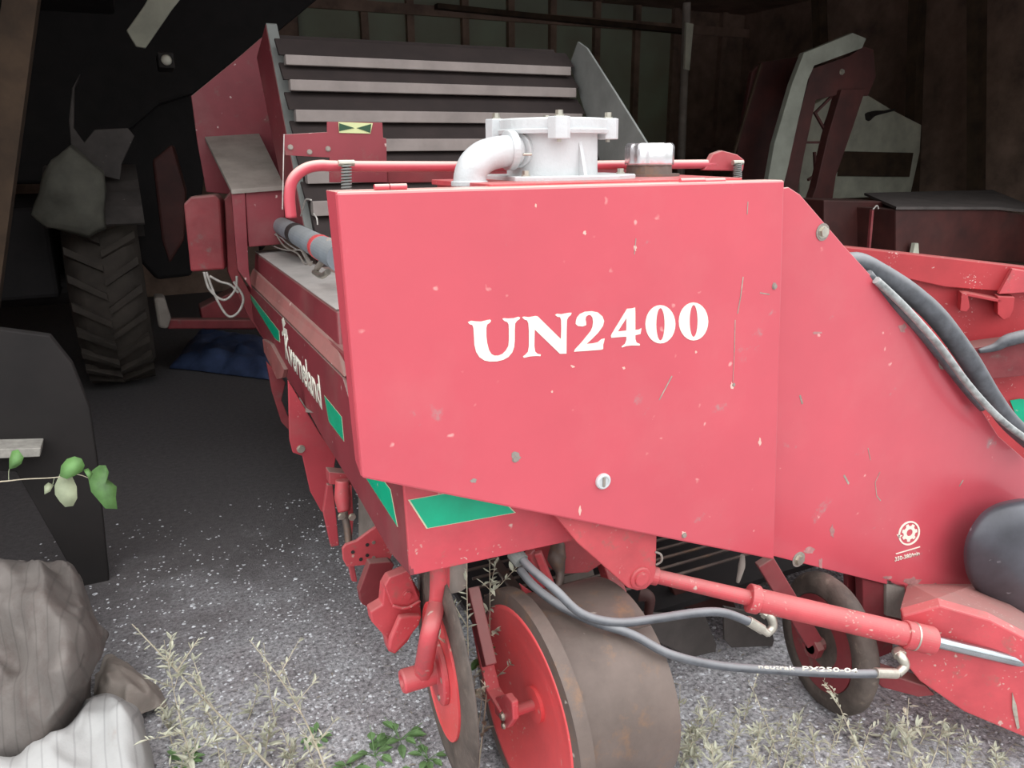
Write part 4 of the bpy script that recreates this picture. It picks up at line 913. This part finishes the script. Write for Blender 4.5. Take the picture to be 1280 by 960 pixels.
cloth([[(40,940,.01),(80,905,.02),(115,876,.03),(150,873,.03),(172,885,.02),(180,900,.01)],
       [(20,950,.12),(75,915,.15),(115,884,.18),(150,880,.19),(172,895,.14),(182,915,.02)],
       [(-80,965,.14),(40,948,.18),(105,925,.16),(150,910,.20),(178,920,.14),(190,940,.02)],
       [(-100,1000,.12),(30,985,.14),(90,970,.14),(150,965,.14),(182,965,.10),(196,975,.01)],
       [(-100,1060,.02),(30,1060,.02),(90,1050,.02),(150,1030,.02),(185,1010,.02),(198,1000,.01)]],
      'woven_cloth_fold', 'brighter white woven cloth fold in the lower left corner, in front of the heap', m='sackw', amp=.022, fr=7., seed=3)
cloth([[(120,845,.01),(135,822,.02),(155,830,.02),(175,842,.02),(195,860,.01)],
       [(118,880,.06),(138,845,.12),(160,850,.12),(182,862,.08),(205,872,.01)],
       [(118,915,.02),(140,895,.05),(165,895,.05),(185,890,.03),(210,885,.01)]],
      'grey_cloth_corner', 'small grey dusty cloth corner between the heap and the weeds', m='dustmetal', amp=.022, fr=11., seed=5)
# ================================================================ plants
def leafmesh(mb, base, d, ln, wd, up=(0,0,1), bend=.15):
    d = V(d).normalized(); s = d.cross(V(up)); s = s.normalized() if s.length > 1e-4 else V((1,0,0)); nrm = s.cross(d)
    prof = ((0,.12),(.2,.7),(.45,1.),(.7,.75),(.9,.3),(1,0))
    L = []; Rr = []
    for t, k in prof:
        c = V(base)+d*ln*t+nrm*(-bend*ln*t*t); L.append(c-s*wd/2*k+nrm*wd*.15*k); Rr.append(c+s*wd/2*k+nrm*wd*.15*k)
    mid = [V(base)+d*ln*t+nrm*(-bend*ln*t*t) for t, k in prof]
    vm = [mb.bm.verts.new(p) for p in mid]; vl = [mb.bm.verts.new(p) for p in L[:-1]]+[vm[-1]]; vr = [mb.bm.verts.new(p) for p in Rr[:-1]]+[vm[-1]]
    for i in range(len(prof)-1):
        for a in ((vl[i],vl[i+1],vm[i+1],vm[i]),(vm[i],vm[i+1],vr[i+1],vr[i])):
            u = []
            for v in a:
                if v not in u: u.append(v)
            if len(u) > 2: mb.bm.faces.new(u)
def weed(base, tip, rnd, label, group=None, dens=1., leaf=.02, name='weed', stemr=.0016, m='weed', branches=5, curve=.12, bushy=1.):
    base = V(base); tip = V(tip); th = thing(name, tuple(base), label, 'weed', group)
    n = 7; side = V((rnd.uniform(-1,1),rnd.uniform(-1,1),0))*curve*(tip-base).length
    path = [base+(tip-base)*(i/n)+side*math.sin(math.pi*i/n)*.5 for i in range(n+1)]
    st = MB(); st.tube(path, [stemr*(1.3-.9*i/n) for i in range(n+1)], 5); lf = MB(); ln = (tip-base).length
    def at(t): i = min(int(t*n), n-1); f = t*n-i; return path[i]*(1-f)+path[i+1]*f
    for k in range(int(ln/.014*dens)):
        t = rnd.uniform(.12,1); p = at(t); a = rnd.uniform(0,6.283); d = V((math.cos(a),math.sin(a),rnd.uniform(-.1,.9)))
        l = leaf*rnd.uniform(.5,1.3)*(1.15-.6*t); leafmesh(lf, p, d, l, l*rnd.uniform(.18,.34)*bushy, bend=rnd.uniform(-.3,.5))
    for b in range(branches):
        t = rnd.uniform(.25,.9); p = at(t); a = rnd.uniform(0,6.283); d = (V((math.cos(a),math.sin(a),rnd.uniform(.4,1.3)))).normalized()
        bl = ln*rnd.uniform(.12,.3)*(1.2-t*.6); q = p+d*bl; st.tube([p,q], [stemr*.6,stemr*.3], 4, 0)
        for k in range(int(bl/.009*dens)):
            s = rnd.uniform(.1,1); a = rnd.uniform(0,6.283); dd = d+V((math.cos(a),math.sin(a),rnd.uniform(-.3,.5)))
            l = leaf*rnd.uniform(.35,.9); leafmesh(lf, p+(q-p)*s, dd, l, l*rnd.uniform(.2,.36)*bushy, bend=rnd.uniform(-.2,.4))
    st.build('stem', 'weedstem', th); lf.build('leaves', m, th); return th
rn = random.Random(11)
def wpx(bx, by, tx, ty, hint, label, group=None, **k):
    """root on the ground at one place, tip above; hint = how far the tip stands behind the root"""
    b = on(bx, by, 'Z', .0); t = on(tx, ty, 'Y', b.y+hint); t.z = max(t.z, .03)
    return weed(b, t, rn, label, group, **k)
wpx(345,965,165,780,.10,'long pale weed arching up to the left beside the cloth heap', dens=1.1, leaf=.035, branches=6, stemr=.003)
wpx(250,990,205,800,.05,'bushy grey weed beside the white cloth fold', dens=1.3, leaf=.04, branches=9)
wpx(420,1000,312,800,.08,'thin straw-coloured weed leaning left with a feathery top', dens=.8, leaf=.03, branches=7, stemr=.0022)
wpx(345,905,330,805,.03,'thin upright weed in the gravel behind the long arching one', dens=.8, leaf=.025, branches=4)
wpx(590,985,583,700,.0,'tall thin weed between the disc wheel and the drum', dens=.7, leaf=.03, branches=6, stemr=.0022, curve=.03)
wpx(598,960,612,700,.0,'tall weed with grey curled leaves hanging before the drum face', dens=.9, leaf=.034, branches=9, stemr=.002, curve=.06, bushy=1.4)
wpx(822,975,850,855,.03,'thin weed against the right end of the drum', dens=.7, leaf=.035, branches=3)
wpx(845,975,895,880,.05,'bushy grey weed just right of the drum', dens=1.5, leaf=.04, branches=10)
wpx(975,960,935,850,.05,'dry seed stalk standing before the hose loop', dens=1.2, leaf=.018, branches=3, bushy=1.5)
wpx(1090,965,1040,858,.05,'dry seed stalk standing before the right-hand disc wheel', dens=1.3, leaf=.02, branches=2, bushy=1.5)
wpx(1142,965,1136,872,.03,'upright weed with long pale leaves below the drawbar', dens=1., leaf=.045, branches=5)
wpx(1160,965,1180,900,.03,'pale spiky weed under the drawbar edge', dens=1.4, leaf=.04, branches=5)
spots = [(880,935,905,890),(915,960,925,905),(945,935,960,895),(1005,950,985,900),(1030,970,1045,915),(1060,940,1075,900),(1110,950,1120,905),(870,965,860,905),(955,985,940,930),(1200,980,1225,925),(1235,990,1262,945),(1080,985,1060,940),(1125,990,1150,940),(900,990,890,930),(985,985,1010,940),(1170,985,1150,945),(1050,990,1020,950),(930,900,940,870),(890,905,880,870),(860,950,875,880),(910,940,925,885),(935,965,950,905),(960,950,975,900),(990,930,1000,890),(1020,955,1015,905),(1045,930,1055,893),(1100,925,1110,890),(1130,950,1128,900),(1150,930,1165,895),(1185,955,1190,905),(1215,960,1205,915),(1250,965,1240,930),(975,975,990,915),(1075,970,1090,905)]
for bx_, by_, tx_, ty_ in spots:
    wpx(bx_, by_, tx_, ty_, rn.uniform(0,.06), 'small dry weed among the tangle in the gravel below the cylinder and drawbar', 'dry weeds below the cylinder', dens=1.5, leaf=rn.uniform(.022,.04), branches=5)
for bx_, by_, tx_, ty_ in [(215,930,200,880),(240,960,255,900),(275,950,262,890),(300,960,318,905),(330,950,338,895),(370,965,352,910),(225,985,235,925),(290,990,280,935),(400,985,385,935),(265,905,250,865),(310,900,322,860),(350,985,368,935)]:
    wpx(bx_, by_, tx_, ty_, rn.uniform(0,.06), 'small grey weed in the tangle between the white cloth and the green leaves', 'grey weeds beside the cloth', dens=1.5, leaf=rn.uniform(.025,.045), branches=6)
# low green leafy plants
def lowplant(px, py, r, label, nl, group=None, seed=0):
    rr = random.Random(seed); b = on(px, py, 'Z', 0); th = thing('green_seedling', tuple(b), label, 'plant', group); lf = MB(); st = MB()
    for k in range(nl):
        a = rr.uniform(0,6.283); d = V((math.cos(a),math.sin(a),rr.uniform(.15,.8))).normalized(); L_2 = r*rr.uniform(.3,1.)
        q = b+d*L_2; st.tube([b, b+d*L_2*.6+V((0,0,.006)), q], .0011, 4, 0)
        leafmesh(lf, b+d*L_2*.5, d+V((0,0,-.3)), r*.5*rr.uniform(.7,1.2), r*.28, bend=.35)
    st.build('stem', 'low', th); lf.build('leaves', 'low', th)
for i, (x, y, r, l) in enumerate([(500,925,.085,'green leafy plant against the foot of the disc wheel'),(468,945,.09,'green leafy plant second to the left of the disc wheel'),(440,965,.07,'green seedling in the gravel, leftmost of the leafy ones'),
        (535,950,.07,'bluish green seedling touching the disc wheel tread'),(520,975,.06,'green seedling at the bottom edge before the disc wheel'),(395,925,.06,'faint green seedling on the gravel left of the leafy plants'),(230,955,.07,'broad pale seedling near the white cloth fold')]):
    lowplant(x, y, r, l, 11, seed=i)
# leafy twig reaching in from the left
TW = .85
tg = thing('leafy_twig', (on(-200,760,'Y',TW).x, TW, 0), 'leafy green twig reaching in from the left edge before the dark board', 'branch')
def tp_(x, y, o=0.): return on(x, y, 'Y', TW+o)
_g = on(-200,760,'Y',TW); _g.z = 0
MB().tube([_g, tp_(-190,700), tp_(-130,620), tp_(-60,604), tp_(0,602), tp_(30,599), tp_(68,597), tp_(95,593), tp_(112,598)], [.004,.0035,.003,.0022,.0018,.0016,.0014,.001,.0008], 6).build('stem', 'weedstem', tg)
MB().tube([tp_(11,600), tp_(11,590), tp_(13,582)], .001, 5).build('leaf_stalk', 'leafp', tg)
MB().tube([tp_(68,597), tp_(66,605), tp_(67,603)], .0008, 5).build('leaf_stalk', 'leafp', tg)
def leafpoly(pts, m, tilt=0.02):
    q = [tp_(x, y) for x, y in pts]; c = sum(q, V())/len(q); mb = MB(); ce = mb.bm.verts.new(c+V((0,-.006,0)))
    vs = [mb.bm.verts.new(p+V((0,tilt*math.sin(i*1.3)*.3+(p.z-c.z)*.5,0))) for i, p in enumerate(q)]
    for i in range(len(vs)):
        f = mb.bm.faces.new((ce, vs[i], vs[(i+1)%len(vs)])); f.smooth = True
    ob = mb.build('leaf', m, tg); ob.modifiers.new('s','SOLIDIFY').thickness = .0006; return ob
leafpoly([(12,585),(11,575),(14,566),(22,563),(30,571),(27,579),(20,584)], 'leaf')
leafpoly([(75,594),(76,584),(83,576),(93,572),(102,574),(106,582),(103,589),(94,593),(84,596)], 'leaf')
leafpoly([(74,596),(82,595),(90,599),(96,608),(97,620),(92,629),(82,631),(75,625),(69,617),(68,608)], 'leafp')
leafpoly([(55,608),(60,605),(67,607),(63,613),(56,616)], 'leafp')
leafpoly([(110,600),(115,592),(124,586),(132,585),(136,592),(134,600),(142,606),(146,608),(145,618),(147,630),(132,631),(124,624),(114,614)], 'leaf')
leafpoly([(104,588),(110,587),(116,592),(112,598)], 'leaf')
# small vine leaf hanging beside the drum face
lv = thing('small_vine', tuple(on(598,960,'Z',0)+V((-.015,.01,0))), 'small green vine leaves on a thin stalk before the drum face', 'weed')
v0 = on(598,955,'Z',0)+V((-.015,.01,0)); v1 = on(604,815,'Y',v0.y-.01)
MB().tube([v0, (v0+v1)/2+V((.01,0,0)), v1], .0012, 5).build('stem', 'weedstem', lv)
lm = MB()
for dx, dz, a in ((0,0,.5),(.01,.02,2.2),(-.01,-.02,3.6),(.012,-.01,5.)): leafmesh(lm, v1+V((dx,0,dz)), (math.cos(a),-.3,math.sin(a)), .035, .028)
lm.build('leaves', 'leaf', lv)
# ================================================================ gravel and litter (uncountable)
gr = MB(); rg = random.Random(5)
def stone(mb, p, s, rg):
    n_ = 5; vs = []; t0 = rg.uniform(0,6.28); sx, sy, sz = s*rg.uniform(.7,1.4), s*rg.uniform(.6,1.1), s*rg.uniform(.35,.7)
    ca, sa = math.cos(t0), math.sin(t0); lo, mi = [], []
    for k in range(n_):
        t = 6.283*k/n_+rg.uniform(-.3,.3); x, y = math.cos(t)*sx, math.sin(t)*sy
        mi.append(mb.bm.verts.new((p[0]+x*ca-y*sa, p[1]+x*sa+y*ca, p[2]+sz*rg.uniform(.0,.5))))
        x, y = x*.55, y*.55; lo.append(mb.bm.verts.new((p[0]+x*ca-y*sa, p[1]+x*sa+y*ca, p[2]+sz*rg.uniform(.75,1.))))
    for k in range(n_): mb.bm.faces.new((mi[k], mi[(k+1)%n_], lo[(k+1)%n_], lo[k]))
    mb.bm.faces.new(lo)
cnt = 0
while cnt < 11000:
    x, y = rg.uniform(-.9,2.3), rg.uniform(-.75,2.3)
    if y > .7 and rg.random() < (y-.7)/1.7: continue
    if noise.noise(V((x*2.2,y*2.2,0))) < rg.uniform(-.7,.15): continue
    stone(gr, (x,y,-.001), rg.uniform(.0025,.0065)*(1.5 if rg.random() < .06 else 1), rg); cnt += 1
tag(gr.build('gravel', 'stone'), 'loose grey gravel spread over the ground in the doorway', 'gravel', kind='stuff')
lt = MB()
for k in range(1500):
    x, y = rg.uniform(-.6,2.2), rg.uniform(-.7,.9)
    if rg.random() < .5: x = rg.uniform(.6,2.2); y = rg.uniform(-.7,.1)
    a = rg.uniform(0,6.28); l = rg.uniform(.008,.04); d = V((math.cos(a),math.sin(a),rg.uniform(0,.35)))*l
    lt.bar(V((x,y,.004)), V((x,y,.004))+d, .0012, .0008) if rg.random() < .6 else leafmesh(lt, (x,y,.003), d, l*.6, l*.2)
tag(lt.build('dry_litter', 'litter'), 'dry straw and leaf litter strewn over the gravel', 'litter', kind='stuff')
# ================================================================ light: overcast daylight from outside the doorway
w = bpy.data.worlds.new('overcast_sky'); sc.world = w; w.use_nodes = True
nt = w.node_tree; N = nt.nodes; L = nt.links; bg = N['Background']
tc = N.new('ShaderNodeTexCoord'); sx = N.new('ShaderNodeSeparateXYZ'); L.new(tc.outputs['Generated'], sx.inputs[0])
rmp = N.new('ShaderNodeValToRGB'); L.new(sx.outputs['Z'], rmp.inputs[0])
e = rmp.color_ramp.elements
e[0].position = .0; e[0].color = (.16,.17,.15,1); e[1].position = .9; e[1].color = (1,1.0,1.02,1)
m1 = e.new(.12); m1.color = (.30,.31,.30,1); m2 = e.new(.35); m2.color = (.85,.88,.92,1)
L.new(rmp.outputs[0], bg.inputs[0]); bg.inputs[1].default_value = 2.9
sc.view_settings.view_transform = 'Standard'; sc.view_settings.look = 'None'; sc.view_settings.gamma = 1
sc.view_settings.use_curve_mapping = False; sc.view_settings.exposure = 0.0
sc.cycles.use_denoising = True
sc.cycles.max_bounces = 8; sc.cycles.diffuse_bounces = 5
